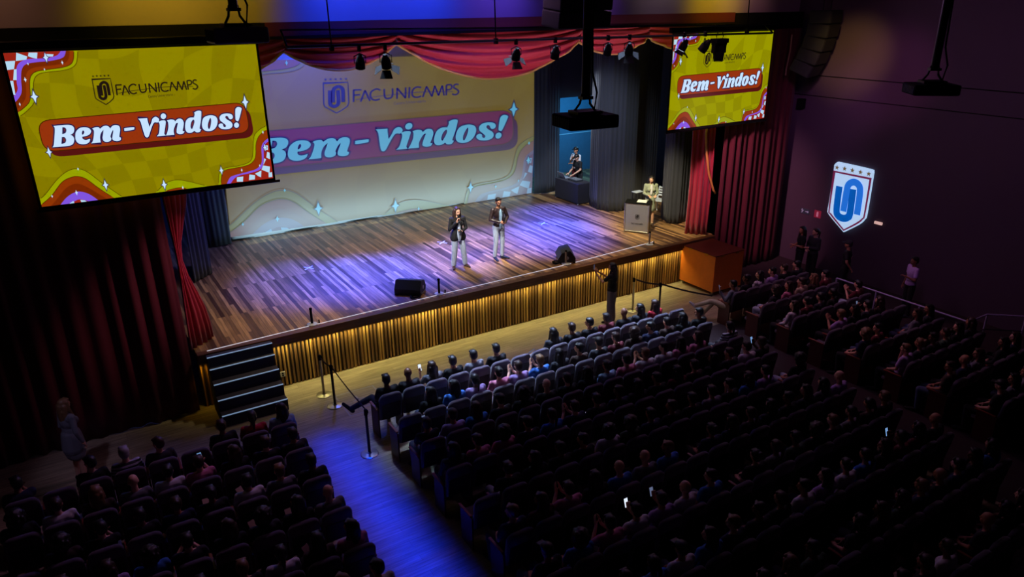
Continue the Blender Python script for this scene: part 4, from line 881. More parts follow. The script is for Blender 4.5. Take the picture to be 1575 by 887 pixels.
# ---------------------------------------------------------------- stage monitors, short posts, cables
def monitor(loc, rz, label):
    r = thing('stage_monitor', label, 'loudspeaker', loc, rz, 'wedge loudspeakers on the stage')
    w2 = 0.34; prof = [(-0.24, 0.0), (0.20, 0.0), (0.26, 0.12), (0.16, 0.30), (-0.10, 0.36), (-0.24, 0.16)]
    b = BM(); A = [b.verts.new((-w2, y, z)) for y, z in prof]; B = [b.verts.new((w2, y, z)) for y, z in prof]
    b.faces.new(A); b.faces.new(list(reversed(B)))
    for i in range(len(prof)): b.faces.new((A[i], B[i], B[(i+1) % len(prof)], A[(i+1) % len(prof)]))
    bmesh.ops.recalc_face_normals(b, faces=b.faces); ob('cabinet', b, mat('black speaker box', (20, 20, 24), 0.5), r)
    b = BM(); c = Vector((0, 0.215, 0.22)); 
    box(b, (0, 0.035, 0.335), (0.64, 0.25, 0.012), Matrix.Rotation(R(-13), 3, 'X')); ob('grille', b, mat('dark speaker mesh', (26, 26, 32), 0.5, bump=0.6, bscale=150), r)
    for s in (-1, 1): b = BM(); cyl(b, (s*w2, 0, 0.17), (s*(w2+0.012), 0, 0.17), 0.05); box(b, (s*(w2+0.006), 0.0, 0.03), (0.014, 0.3, 0.03)); ob('side_handle', b, M_steel, r)
    return r
monitor((6.90, 16.12, SZ), R(-42+0), 'black wedge speaker lying on the left front of the stage')
monitor((11.68, 15.98, SZ), R(62), 'black wedge speaker near the stage edge right of the man')
for (x, y), lb in zip(((6.85, 15.72), (11.30, 15.88)), ('coiled black cable beside the left wedge speaker', 'coiled black cable beside the right wedge speaker')):
    b = BM(); pts = []
    for k in range(60): a = k*0.42; rr_ = 0.11+0.02*math.sin(k*0.9); pts.append((rr_*math.cos(a), rr_*math.sin(a), 0.012+0.0007*k))
    pts += [(0.2, 0.15, 0.012), (0.36, 0.28, 0.012)]
    tube(b, pts, 0.008, 6); tag(ob('cable_coil', b, M_black, loc=(x, y, SZ)), lb, 'cable', 'cables on the stage')
PB = ['short dark post on a white foot at the left end of the stage edge', 'short dark post on a white foot beside the left wedge speaker', 'short steel post on a white foot in front of the right wedge speaker', 'short steel post on a white foot below the lectern']
for k, (x, y) in enumerate(((4.15, 15.51), (7.46, 15.60), (11.46, 15.66), (14.60, 15.70))):
    r = thing('short_post', PB[k], 'post', (x, y, SZ), 0, 'short posts along the stage edge')
    b = BM(); lathe(b, [(0.12, 0.01), (0.12, 0.022), (0.05, 0.03), (0.04, 0.04)], seg=20); ob('foot', b, mat('pale foot plate', (200, 204, 214), 0.4), r)
    b = BM(); cyl(b, (0, 0, 0.02), (0, 0, 0.40), 0.030); ob('tube', b, M_postb if k < 2 else M_steel, r)
    b = BM(); cyl(b, (0, 0, 0.38), (0, 0, 0.415), 0.034); ob('cap', b, M_black, r)
    b = BM(); box(b, (0.16, -0.02, 0.05), (0.025, 0.025, 0.09)); ob('clip', b, M_black, r)
# ---------------------------------------------------------------- people
V = Vector
def capsule(b, p0, p1, r0, r1, seg=12):
    p0, p1 = V(p0), V(p1); d = p1-p0; L = d.length
    if L < 1e-5: sph(b, p0, r0); return
    q = d.to_track_quat('Z', 'Y').to_matrix()
    prof = []
    for k in range(4): a = -math.pi/2+k*math.pi/8; prof.append((math.cos(a)*r0, math.sin(a)*r0))
    prof.append((r0, 0)); prof.append((r1, L))
    for k in range(1, 5): a = k*math.pi/8; prof.append((math.cos(a)*r1, L+math.sin(a)*r1))
    rings = []
    for r, z in prof[1:-1]:
        rings.append([b.verts.new(p0+q @ V((math.cos(2*math.pi*k/seg)*r, math.sin(2*math.pi*k/seg)*r, z))) for k in range(seg)])
    s = b.verts.new(p0+q @ V((0, 0, -r0))); e = b.verts.new(p0+q @ V((0, 0, L+r1)))
    for a, c in zip(rings, rings[1:]):
        for k in range(seg): b.faces.new((a[k], a[(k+1) % seg], c[(k+1) % seg], c[k]))
    for k in range(seg):
        b.faces.new((s, rings[0][(k+1) % seg], rings[0][k])); b.faces.new((e, rings[-1][k], rings[-1][(k+1) % seg]))
def blob(name, prims, voxel, m, parent, smooth_it=3, label=None):
    """fuses overlapping shapes into ONE continuous surface"""
    b = BM()
    for p in prims:
        if p[0] == 'c': capsule(b, p[1], p[2], p[3], p[4])
        elif p[0] == 'e': sph(b, p[1], p[2], p[3] if len(p) > 3 else None, 16, 12)
        elif p[0] == 'b': box(b, p[1], p[2], p[3] if len(p) > 3 else None)
    me = bpy.data.meshes.new('tmp'); b.to_mesh(me); b.free()
    t = bpy.data.objects.new('tmp', me); COL.objects.link(t)
    md = t.modifiers.new('r', 'REMESH'); md.mode = 'VOXEL'; md.voxel_size = voxel; md.use_smooth_shade = True
    ms = t.modifiers.new('s', 'SMOOTH'); ms.factor = 0.5; ms.iterations = smooth_it
    bpy.context.view_layer.update()
    out = bpy.data.meshes.new_from_object(t.evaluated_get(bpy.context.evaluated_depsgraph_get()))
    out.name = name; COL.objects.unlink(t); bpy.data.objects.remove(t); bpy.data.meshes.remove(me)
    for p in out.polygons: p.use_smooth = True
    o = new_obj(name, out, parent); out.materials.clear(); out.materials.append(m)
    if label: o['label'] = label
    return o
def hand_prims(wr, d, n, side, curl=0.5, k=1.0):
    """wrist, pointing direction, palm normal; side=+1 thumb on the cross(d,n) side"""
    wr, d, n = V(wr), V(d).normalized(), V(n); n = (n-d*n.dot(d)).normalized(); s = d.cross(n)*side
    P = [('c', wr, wr+d*0.03*k, 0.025*k, 0.028*k)]
    for o_ in (-0.026, -0.009, 0.009, 0.026): P.append(('c', wr+d*0.02*k+s*o_*0.7*k, wr+d*0.082*k+s*o_*k, 0.0135*k, 0.0115*k))
    for i, (o_, ln) in enumerate(((0.028, 0.072), (0.010, 0.080), (-0.009, 0.074), (-0.027, 0.058))):
        p = wr+d*0.085*k+s*o_*k; a = 0.25*curl
        for j, f_ in enumerate((0.45, 0.32, 0.23)):
            dd = d*math.cos(a)+n*math.sin(a)+s*(o_*1.6); q = p+dd*ln*f_*k
            P.append(('c', p, q, (0.0098-0.001*j)*k, (0.0092-0.001*j)*k)); p = q; a += 1.1*curl
    p = wr+d*0.03*k+s*0.026*k
    for j, (ln, w_) in enumerate(((0.038, 0.9), (0.030, 0.5), (0.024, 0.2))):
        q = p+(d*0.75+s*w_+n*(0.25+0.35*j*curl)).normalized()*ln*k; P.append(('c', p, q, (0.0125-0.001*j)*k, (0.0115-0.001*j)*k)); p = q
    return P
def xform(prims, M):
    o = []; R3 = M.to_3x3()
    for p in prims:
        if p[0] == 'c': o.append(('c', M @ V(p[1]), M @ V(p[2]), p[3], p[4]))
        else:
            r = p[3] if len(p) > 3 else Matrix.Identity(3); o.append((p[0], M @ V(p[1]), p[2], R3 @ r))
    return o
def head_prims(k=1.0):
    P = [('e', (0, -0.012, 0.03), (0.076*k, 0.094*k, 0.092*k)), ('e', (0, 0.012, -0.03), (0.060*k, 0.074*k, 0.078*k)), ('e', (0, 0.045, -0.078), (0.030*k, 0.030*k, 0.026*k)),
         ('c', (0, 0.083, 0.012), (0, 0.104, -0.022), 0.009, 0.013), ('c', (-0.018, 0.082, -0.052), (0.018, 0.082, -0.052), 0.009, 0.009), ('c', (-0.014, 0.079, -0.064), (0.014, 0.079, -0.064), 0.009, 0.009),
         ('c', (-0.038, 0.072, 0.022), (-0.014, 0.084, 0.022), 0.010, 0.010), ('c', (0.038, 0.072, 0.022), (0.014, 0.084, 0.022), 0.010, 0.010),
         ('e', (0.076, -0.008, -0.008), (0.011, 0.02, 0.032)), ('e', (-0.076, -0.008, -0.008), (0.011, 0.02, 0.032)), ('e', (0.042, 0.05, -0.02), (0.022, 0.02, 0.022)), ('e', (-0.042, 0.05, -0.02), (0.022, 0.02, 0.022))]
    return P
def hair_prims(kind, tors=None):
    cap = [('e', (0, -0.024, 0.045), (0.086, 0.096, 0.086)), ('e', (0, -0.05, 0.0), (0.080, 0.072, 0.088))]
    if kind == 'short': return cap+[('c', (-0.05, 0.052, 0.085), (0.05, 0.052, 0.085), 0.024, 0.026)]
    if kind == 'cap': return [('e', (0, -0.012, 0.062), (0.090, 0.106, 0.078)), ('e', (0, -0.05, 0.0), (0.078, 0.066, 0.07)), ('b', (0, 0.125, 0.052), (0.13, 0.10, 0.014), Matrix.Rotation(R(-8), 3, 'X'))]
    if kind == 'long':
        P = cap+[('c', (-0.045, 0.045, 0.09), (0.045, 0.045, 0.09), 0.026, 0.026)]
        for s in (-1, 1):
            P += [('c', (s*0.070, 0.0, 0.05), (s*0.088, -0.005, -0.09), 0.030, 0.032), ('c', (s*0.088, -0.005, -0.09), (s*0.095, 0.045, -0.24), 0.032, 0.020), ('c', (s*0.06, -0.07, 0.0), (s*0.08, -0.085, -0.22), 0.045, 0.03)]
        return P+[('c', (0, -0.08, 0.0), (0, -0.105, -0.26), 0.065, 0.045), ('c', (-0.05, -0.09, -0.1), (-0.05, -0.10, -0.28), 0.045, 0.03), ('c', (0.05, -0.09, -0.1), (0.05, -0.10, -0.28), 0.045, 0.03)]
    if kind == 'bun': return cap+[('c', (-0.045, 0.045, 0.09), (0.045, 0.045, 0.09), 0.022, 0.022), ('e', (0, -0.115, 0.085), (0.045, 0.04, 0.045))]
    if kind == 'tail': return cap+[('c', (-0.045, 0.045, 0.09), (0.045, 0.045, 0.09), 0.022, 0.022), ('c', (0, -0.11, 0.05), (0, -0.155, -0.03), 0.028, 0.032), ('c', (0, -0.155, -0.03), (0, -0.14, -0.2), 0.032, 0.014)]
    if kind == 'curly':
        P = [('e', (0, -0.04, 0.04), (0.125, 0.125, 0.11)), ('e', (0, -0.06, -0.06), (0.13, 0.09, 0.10))]
        rr = random.Random(5)
        for _ in range(40):
            a, e = rr.uniform(0, 6.28), rr.uniform(-0.6, 1.4); 
            if math.sin(a) > 0.3 and e < 0.6: continue
            P.append(('e', (0.12*math.cos(a)*math.cos(e), -0.04+0.12*math.sin(a)*math.cos(e), 0.02+0.11*math.sin(e)), (0.03, 0.03, 0.03)))
        return P
    return None
STAND = dict(pel=(0, 0, .94), che=(0, 0.0, 1.27), nek=(0, -0.01, 1.45), hed=(0, 0.02, 1.61), sL=(-.175, 0, 1.405), sR=(.175, 0, 1.405), hL=(-.085, 0, .92), hR=(.085, 0, .92),
             kL=(-.10, .02, .50), kR=(.10, .02, .50), aL=(-.11, -.01, .085), aR=(.11, -.01, .085), tL=(-.14, .15, .03), tR=(.14, .15, .03),
             eL=(-.23, -.02, 1.13), eR=(.23, -.02, 1.13), wL=(-.23, .06, .88), wR=(.23, .06, .88))
SIT = dict(pel=(0, .25, .555), che=(0, .20, .84), nek=(0, .20, 1.02), hed=(0, .235, 1.175), sL=(-.17, .20, .975), sR=(.17, .20, .975), hL=(-.085, .27, .53), hR=(.085, .27, .53),
           kL=(-.12, .66, .53), kR=(.12, .66, .53), aL=(-.12, .64, .085), aR=(.12, .64, .085), tL=(-.13, .80, .03), tR=(.13, .80, .03),
           eL=(-.225, .26, .74), eR=(.225, .26, .74), wL=(-.12, .46, .63), wR=(.12, .46, .63))
SK = {k: mat('skin '+k, c, 0.55, var=0.06) for k, c in (('light', (214, 162, 134)), ('tan', (176, 122, 92)), ('brown', (122, 80, 58)))}
HR = {k: mat('hair '+k, c, 0.5, var=0.25, scale=30) for k, c in (('black', (20, 15, 14)), ('brown', (52, 32, 22)), ('grey', (150, 146, 150)), ('fair', (120, 88, 56)))}
CL = {}
for k, c in dict(black=(18, 18, 22), charcoal=(44, 44, 50), navy=(28, 34, 66), white=(214, 210, 216), pink=(206, 120, 150), lilac=(172, 140, 200), blue=(50, 110, 190), paleblue=(150, 186, 214), red=(170, 24, 44), grey=(112, 112, 120), maroon=(96, 24, 36), beige=(180, 158, 130), green=(60, 84, 66), jeans=(70, 84, 116), palejeans=(166, 180, 200), brown=(60, 40, 34), sage=(150, 156, 134)).items():
    CL[k] = mat(k+' cloth', c, 0.85, var=0.08, scale=5)
CL['leather'] = mat('dark brown leather', (44, 30, 30), 0.38, var=0.15)
M_stripe = bpy.data.materials.new('striped cloth'); M_stripe.use_nodes = True
_b = M_stripe.node_tree.nodes['Principled BSDF']; _tc = nd(M_stripe, 'ShaderNodeTexCoord'); _wv = nd(M_stripe, 'ShaderNodeTexWave', bands_direction='Z'); _wv.inputs['Scale'].default_value = 5
_cr = nd(M_stripe, 'ShaderNodeValToRGB'); _cr.color_ramp.interpolation = 'CONSTANT'; _cr.color_ramp.elements[0].color = srgb(24, 24, 30); _cr.color_ramp.elements[1].color = srgb(200, 200, 214); _cr.color_ramp.elements[1].position = 0.5
M_stripe.node_tree.links.new(_tc.outputs['Object'], _wv.inputs['Vector']); M_stripe.node_tree.links.new(_wv.outputs['Color'], _cr.inputs[0]); M_stripe.node_tree.links.new(_cr.outputs[0], _b.inputs['Base Color'])
CL['striped'] = M_stripe
def person(label, J, loc=(0, 0, 0), rz=0, skin='light', hair=('short', 'black'), top=('black', 'short'), bottom=('jeans', 'long'), shoes='black', vox=0.008, hands=None, yaw=0, pitch=0, jacket=None, female=False, group=None, extras=None, k=1.0):
    r = thing('person', label, 'person', loc, rz, group)
    g = lambda n: V(J[n])*k
    pel, che, nek, hed = g('pel'), g('che'), g('nek'), g('hed')
    up = (che-pel).normalized(); wm = pel.lerp(che, 0.5); sw = (g('sR')-g('sL')).length/2
    f_ = 0.92 if female else 1.0
    HM = Matrix.Translation(hed) @ Matrix.Rotation(yaw, 4, 'Z') @ Matrix.Rotation(pitch, 4, 'X')
    B = xform(head_prims(), HM)
    B += [('c', nek-V((0, 0, .03)), hed-V((0, .01, .04)), .054*f_, .05*f_), ('c', nek-V((0, 0, .05)), g('sL'), .055, .05*f_), ('c', nek-V((0, 0, .05)), g('sR'), .055, .05*f_)]
    B += [('e', pel, (.155, .115, .13)), ('e', wm, (.135*f_, .10, .15)), ('e', che+up*.01, (.158*f_, .112, .17)), ('c', che+up*.10-V((sw*.6, 0, 0)), che+up*.10+V((sw*.6, 0, 0)), .075, .075)]
    for s in ('L', 'R'):
        B += [('c', g('s'+s), g('e'+s), .049*f_, .038*f_), ('c', g('e'+s), g('w'+s), .038*f_, .026*f_), ('c', g('h'+s), g('k'+s), .084, .058), ('c', g('k'+s), g('k'+s).lerp(g('a'+s), .4), .055, .054), ('c', g('k'+s).lerp(g('a'+s), .4), g('a'+s), .054, .036), ('c', g('a'+s)-V((0, 0, .03)), g('t'+s), .036, .026)]
        sg_ = -1 if s == 'L' else 1
        hd = (hands or {}).get(s)
        d = (g('w'+s)-g('e'+s)).normalized()
        if hd: d = V(hd[0])
        B += hand_prims(g('w'+s), d, hd[1] if hd else (0, 0, -1), hd[2] if hd else (sg_), hd[3] if hd else 0.55)
    if female: B += [('e', che+V((s_*.07, .09, .01)), (.06, .05, .06)) for s_ in (-1, 1)]
    ob_ = blob('body', B, vox, SK[skin], r, 2)
    tc, tl = top
    T = [('e', pel+up*.03, (.172, .132, .13)), ('e', wm, (.158*f_, .122, .16)), ('e', che+up*.01, (.176*f_, .13, .175)), ('c', che+up*.10-V((sw*.62, 0, 0)), che+up*.10+V((sw*.62, 0, 0)), .088, .088), ('c', nek-V((0, 0, .075)), g('sL'), .06, .064), ('c', nek-V((0, 0, .075)), g('sR'), .06, .064)]
    if female: T += [('e', che+V((s_*.07, .095, .01)), (.072, .062, .07)) for s_ in (-1, 1)]
    for s in ('L', 'R'):
        if tl == 'short': T += [('c', g('s'+s), g('s'+s).lerp(g('e'+s), .62), .064*f_, .060*f_)]
        elif tl == 'long': T += [('c', g('s'+s), g('e'+s), .064*f_, .052*f_), ('c', g('e'+s), g('e'+s).lerp(g('w'+s), .93), .052*f_, .038*f_)]
    if jacket == 'blazer':
        T += [('c', pel+V((s_*.07, 0, .08)), pel+V((s_*.105, .01, -.06)), .115, .125) for s_ in (-1, 1)]+[('c', pel+V((s_*.05, -.03, .08)), pel+V((s_*.06, -.045, -.07)), .11, .12) for s_ in (-1, 1)]
    if jacket == 'dress': T += [('c', pel+up*.05, pel-up*.20, .17, .20)]
    ot = blob('blazer' if jacket == 'blazer' else ('jacket' if jacket else 'shirt'), T, max(vox*1.2, .009), CL[tc], r, 3)
    bc, bl = bottom
    Q = [('e', pel, (.168, .128, .125))]
    if bl == 'skirt': Q += [('c', pel, pel-V((0, 0, .30)), .16, .175), ('c', pel-V((.04, 0, .1)), pel-V((.04, 0, .34)), .14, .14), ('c', pel-V((-.04, 0, .1)), pel-V((-.04, 0, .34)), .14, .14)]
    else:
        for s in ('L', 'R'):
            wd = 1.15 if bl == 'wide' else 1.0
            Q += [('c', g('h'+s), g('k'+s), .098, .073*wd), ('c', g('k'+s), g('a'+s)+V((0, 0, .015)), .073*wd, .056*wd*wd)]
    blob('skirt' if bl == 'skirt' else 'trousers', Q, max(vox*1.2, .009), CL[bc], r, 3)
    for s in ('L', 'R'):
        a, t = g('a'+s), g('t'+s); d = (t-a); d.z = min(d.z, 0) if J is STAND else d.z
        blob('shoe', [('c', a-V((0, 0, .035))-d*0.12, t+d*.22, .045, .036), ('c', a, a-V((0, 0, .04)), .043, .045)], .011, CL[shoes] if shoes in CL else MATS[shoes], r, 2)
    hp = hair_prims(hair[0])
    if hp: blob('cap' if hair[0] == 'cap' else 'hair', xform(hp, HM), max(vox, .009), HR[hair[1]] if hair[1] in HR else CL[hair[1]], r, 2)
    if vox < 0.009:
        for s in (-1, 1):
            b = BM(); sph(b, HM @ V((s*.030, .080, .006)), .0095, None, 10, 8); ob('eye', b, mat('dark eye', (30, 20, 16), 0.2), r, True)
    r['_hm'] = 0; del r['_hm']
    return r
def J_(base, **kw): d = dict(base); d.update(kw); return d
M_mic = mat('microphone metal', (60, 62, 66), 0.35, 0.6)
def microphone(p, d, label, fwd=True):
    p, d = V(p), V(d).normalized(); r = thing('microphone', label, 'microphone', p)
    b = BM(); cyl(b, (0, 0, 0), d*0.17, 0.012, 0.019); ob('handle', b, MATS['matt black'], r, True)
    b = BM(); sph(b, d*0.19, 0.027); ob('grille', b, M_mic, r, True)
M_ph = mat('phone case', (14, 14, 16), 0.3)
def phone(p, rot, label, lit=None, s=1.0, group=None):
    r = thing('mobile_phone', label, 'phone', p, 0, group); r.rotation_euler = rot
    b = BM(); box(b, (0, 0, 0), (0.075*s, 0.009, 0.155*s), None, 0.004); ob('case', b, M_ph, r)
    if lit: b = BM(); box(b, (0, -0.0055, 0), (0.066*s, 0.002, 0.14*s)); ob('screen', b, mat('phone screen '+str(lit), lit, emit=lit, estr=1.0), r)
    return r
def W(root_loc, rz, v): return Matrix.Translation(root_loc) @ Matrix.Rotation(rz, 4, 'Z') @ V(v)

# woman speaking: faces the hall
wp, wz = (8.84, 17.12, SZ), R(172)
Jw = J_(STAND, kL=(-.14, .02, .5), kR=(.12, .02, .5), aL=(-.19, -.02, .085), aR=(.15, -.01, .085), tL=(-.24, .13, .03), tR=(.20, .14, .03), eR=(.25, .04, 1.13), wR=(.08, .19, 1.36), eL=(-.24, .02, 1.12), wL=(-.05, .22, 1.10))
wo = person('person in a long black blazer and pale jeans speaking into a microphone on the stage', Jw, wp, wz, 'light', ('long', 'brown'), ('black', 'long'), ('palejeans', 'wide'), 'brown', .0075, {'R': ((-.35, .1, .9), (-.5, .6, 0), 1, 1.0), 'L': ((.8, .3, .1), (0, -.3, 1), -1, .9)}, R(12), R(-4), 'blazer', True, k=1.0)
b = BM(); sph(b, (0.0, .115, 1.24), (.052, .03, .20)); sph(b, (0.0, .125, 1.0), (.06, .045, .22)); ob('inner_top', b, CL['palejeans'], wo, True, label='pale grey inner top showing between the blazer fronts')
microphone(W(wp, wz, (.03, .235, 1.34)), Matrix.Rotation(wz, 3, 'Z') @ V((-.05, -.45, 1)), 'black microphone held to the mouth by the woman in the black blazer')
phone(W(wp, wz, (.035, .26, 1.135)), (R(65), 0, wz+R(20)), 'dark phone held at the waist by the woman in the black blazer')
# tears in the jeans
b = BM()
for (x, y, z) in ((-.125, .095, .62), (-.145, .09, .50), (.105, .095, .66), (.125, .09, .52), (-.15, .085, .36), (.13, .08, .38)): sph(b, (x, y-.015, z), (.045, .012, .008))
ob('ripped_tear', b, CL['charcoal'], wo, True)
# man listening
mp_, mz = (10.15, 17.13, SZ), R(180)
Jm = J_(STAND, eR=(.27, .03, 1.16), wR=(.08, .23, 1.10), eL=(-.27, .03, 1.16), wL=(-.075, .22, 1.06), aL=(-.10, .0, .085), aR=(.12, -.02, .085), tL=(-.20, .12, .03), tR=(.15, .16, .03))
mo = person('person in a dark leather jacket and light trousers with hands joined on the stage', Jm, mp_, mz, 'tan', ('short', 'black'), ('leather', 'long'), ('palejeans', 'long'), 'navy', .0075, {'R': ((-.8, .25, .05), (0, -.5, -.6), 1, .9), 'L': ((.8, .3, -.05), (0, -.3, .8), -1, .9)}, R(-8), R(-4), 'bomber', k=1.045)
b = BM(); sph(b, (0, .125, 1.30), (.055, .03, .20)); sph(b, (0, .125, 1.07), (.055, .03, .16)); ob('shirt_front', b, CL['paleblue'], mo, True, label='pale shirt showing in the open jacket')
b = BM(); tube(b, [(-.055, .145, 1.46), (-.075, .155, 1.30), (-.065, .15, 1.02)], .012, 6); tube(b, [(.055, .145, 1.46), (.075, .155, 1.30), (.065, .15, 1.02)], .012, 6); ob('zip_edge', b, CL['charcoal'], mo, True)
microphone(W(mp_, mz, (.0, .28, 1.13)), Matrix.Rotation(mz, 3, 'Z') @ V((-.1, .2, 1)), 'microphone held in front of the waist by the man in the leather jacket')
# woman at the lectern
lp_, lz = (15.99, 17.28, SZ), R(150)
Jl = J_(STAND, eR=(.23, .03, 1.14), wR=(.13, .26, 1.12), eL=(-.23, .02, 1.14), wL=(-.12, .26, 1.12))
lw = person('person in a pale green jacket and skirt standing behind the metal lectern', Jl, lp_, lz, 'light', ('long', 'black'), ('sage', 'long'), ('sage', 'skirt'), 'beige', .009, {'R': ((-.3, .9, -.1), (0, 0, -1), 1, .4), 'L': ((.3, .9, -.1), (0, 0, -1), -1, .4)}, R(-20), R(-10), None, True, k=.955)
b = BM(); sph(b, (0, .12, 1.22), (.05, .03, .18)); ob('blouse_front', b, CL['white'], lw, True)
# operator at the cloth table and man behind
dp = (16.46, 21.75, SZ); 
Jd = J_(STAND, che=(0, .05, 1.26), nek=(0, .08, 1.43), hed=(0, .14, 1.58), sL=(-.18, .07, 1.39), sR=(.18, .07, 1.39), eL=(-.25, .13, 1.12), eR=(.25, .13, 1.12), wL=(-.16, .42, .95), wR=(.16, .40, .95))
person('person in a black cap and black t-shirt operating the mixer on the black cloth table', Jd, dp, R(90), 'light', ('cap', 'black'), ('black', 'short'), ('charcoal', 'long'), 'black', .010, {'R': ((0, 1, -.2), (0, 0, -1), 1, .5), 'L': ((0, 1, -.2), (0, 0, -1), -1, .5)}, 0, R(-22), k=.93)
Jd2 = J_(STAND, eL=(-.24, .06, 1.13), wL=(-.02, .24, 1.14), eR=(.24, .06, 1.13), wR=(.03, .20, 1.30))
person('person in a white shirt and dark cap standing behind the operator in the blue gap', Jd2, (16.75, 22.35, SZ), R(100), 'tan', ('cap', 'black'), ('white', 'short'), ('maroon', 'long'), 'black', .011, {'R': ((-.6, .2, .6), (0, -1, 0), 1, .6)})
# person filming in front of the stage
fp, fz = (11.92, 14.15, 0), R(28)
Jf = J_(STAND, eL=(-.24, .18, 1.22), wL=(-.14, .42, 1.40), eR=(.22, .22, 1.20), wR=(-.02, .44, 1.42))
person('person in a dark top and grey trousers standing to film the stage from the floor', Jf, fp, fz, 'tan', ('long', 'black'), ('black', 'short'), ('grey', 'wide'), 'black', .009, {'L': ((0, .3, 1), (.5, .6, 0), -1, .9), 'R': ((-.1, .3, 1), (-.5, .6, 0), 1, .9)}, 0, 0, None, True)
phone(W(fp, fz, (-.08, .52, 1.55)), (0, 0, fz), 'phone raised by the person filming in front of the stage', (60, 60, 80))
# people at the walls
Jx = J_(STAND, eL=(-.22, .03, 1.13), wL=(-.03, .22, 1.15), eR=(.22, .03, 1.13), wR=(.05, .22, 1.10))
person('person in black with folded arms, left of the pair by the right wall', Jx, (18.90, 13.55, 0), R(55), 'tan', ('long', 'black'), ('black', 'short'), ('black', 'long'), 'black', .011, None, R(20))
person('person in dark clothes, right of the pair by the right wall', Jx, (19.05, 13.20, 0), R(80), 'light', ('tail', 'brown'), ('charcoal', 'long'), ('black', 'long'), 'black', .011, None, R(-10))
pw = person('person in a dark cap and black shirt with printed back under the shield sign', J_(STAND, eL=(-.30, -.05, 1.16), wL=(-.22, -.16, .98)), (18.80, 11.9, 0), R(25), 'tan', ('cap', 'charcoal'), ('black', 'short'), ('black', 'long'), 'black', .011)
b = BM(); box(b, (0, -.128, 1.25), (.20, .012, .05)); ob('back_print', b, mat('faded print', (150, 110, 110)), pw)
pw = person('person in a white shirt standing alone by the right wall, right of the shield sign', J_(STAND, eL=(-.24, .05, 1.13), wL=(-.1, .22, 1.2)), (19.0, 10.05, 0), R(60), 'brown', ('short', 'black'), ('lilac', 'short'), ('black', 'long'), 'black', .011, jacket='tunic')
pw = person('person with long fair hair and pale sleeves standing at the far left by the curtain', J_(STAND, eL=(-.23, -.03, 1.12), wL=(-.19, .12, .92)), (-.85, 13.88, 0), R(-62), 'light', ('long', 'fair'), ('grey', 'long'), ('grey', 'skirt'), 'black', .010, None, R(10), 0, 'dress', True)
# ---------------------------------------------------------------- auditorium seats
M_seat = mat('plum seat cloth', (70, 58, 74), 0.85, sheen=0.35, var=0.12, scale=8)
M_shell = mat('dark seat shell', (34, 20, 26), 0.6)
M_arm = mat('red wood armrest', (120, 52, 34), 0.4, var=0.2, scale=8)
M_side = mat('dark red side panel', (84, 34, 28), 0.5, var=0.15, scale=4)
PITCH = 0.515
def make_seat():
    r = thing('auditorium_seat', 'auditorium seat', 'seat')
    b = BM(); prof = []
    Wd, z0, z1 = 0.235, 0.42, 1.0
    for k in range(9): a = k*math.pi/16; prof.append((Wd-0.11+0.11*math.cos(a), z1-0.11+0.11*math.sin(a)))
    pts = [(Wd, z0)]+prof+[(-x, z) for x, z in reversed(prof)]+[(-Wd, z0)]
    def yc(z): return 0.09-(z-0.42)*0.16
    def ring(off, sc_): return [b.verts.new((x*sc_, yc(z)+off+0.015*math.cos(x*6)*(1 if off > 0 else -1), 0.42+(z-0.42)*sc_ if sc_ < 1 else z)) for x, z in pts]
    rs_ = [ring(0.055, 0.86), ring(0.045, 0.97), ring(0.02, 1.0), ring(-0.02, 1.0), ring(-0.035, 0.95)]
    for a, c in zip(rs_, rs_[1:]):
        n = len(a)
        for k in range(n): b.faces.new((a[k], a[(k+1) % n], c[(k+1) % n], c[k]))
    b.faces.new(rs_[0]); b.faces.new(list(reversed(rs_[-1]))); bmesh.ops.recalc_face_normals(b, faces=b.faces)
    ob('backrest', b, M_seat, r, True)
    b = BM(); box(b, (0, yc(.62)-.042, .60), (.40, .012, .36), Matrix.Rotation(R(9), 3, 'X'), .01); ob('back_shell', b, M_shell, r)
    b = BM(); box(b, (0, .335, .43), (.455, .44, .09), Matrix.Rotation(R(2), 3, 'X'), .03); ob('seat_cushion', b, M_seat, r, True)
    for s in (-1,): side(r, s)
    return r
def side(r, s):
    b = BM(); box(b, (s*PITCH/2, .30, .645), (.05, .40, .03), None, .008); ob('armrest', b, M_arm, r)
    b = BM(); box(b, (s*PITCH/2, .26, .315), (.03, .38, .63), None, .006); ob('side_panel', b, M_side, r)
ORD = ['front', 'second', 'third', 'fourth', 'fifth', 'sixth', 'seventh', 'eighth', 'ninth', 'tenth', 'eleventh', 'twelfth', 'thirteenth', 'fourteenth', 'fifteenth', 'sixteenth']
ORD1 = ['first']+ORD[1:]
seat0 = make_seat(); end_seat = make_seat(); side(end_seat, 1)
blocks = dict(
    centre=dict(x0=4.62, n=16, desc='centre block', fr='left aisle', rows=10, dx=1),
    right=dict(x0=14.62, n=6, desc='right block', fr='right aisle', rows=10, dx=1),
    left=dict(x0=2.50, n=9, desc='left block', fr='blue lit aisle', rows=6, dx=-1))
RP = 0.965; Y0 = 12.12
seats = []; used = {'m': False, 'e': False}
for bk, d in blocks.items():
    for k in range(d['rows']):
        y = Y0-RP*k
        for i in range(d['n']):
            x = d['x0']+d['dx']*PITCH*i
            if not in_frame((x, y, 1.0)): continue
            seats.append((bk, k, i, x, y))
seats.sort(key=lambda s: -s[4]+0.001*s[3])
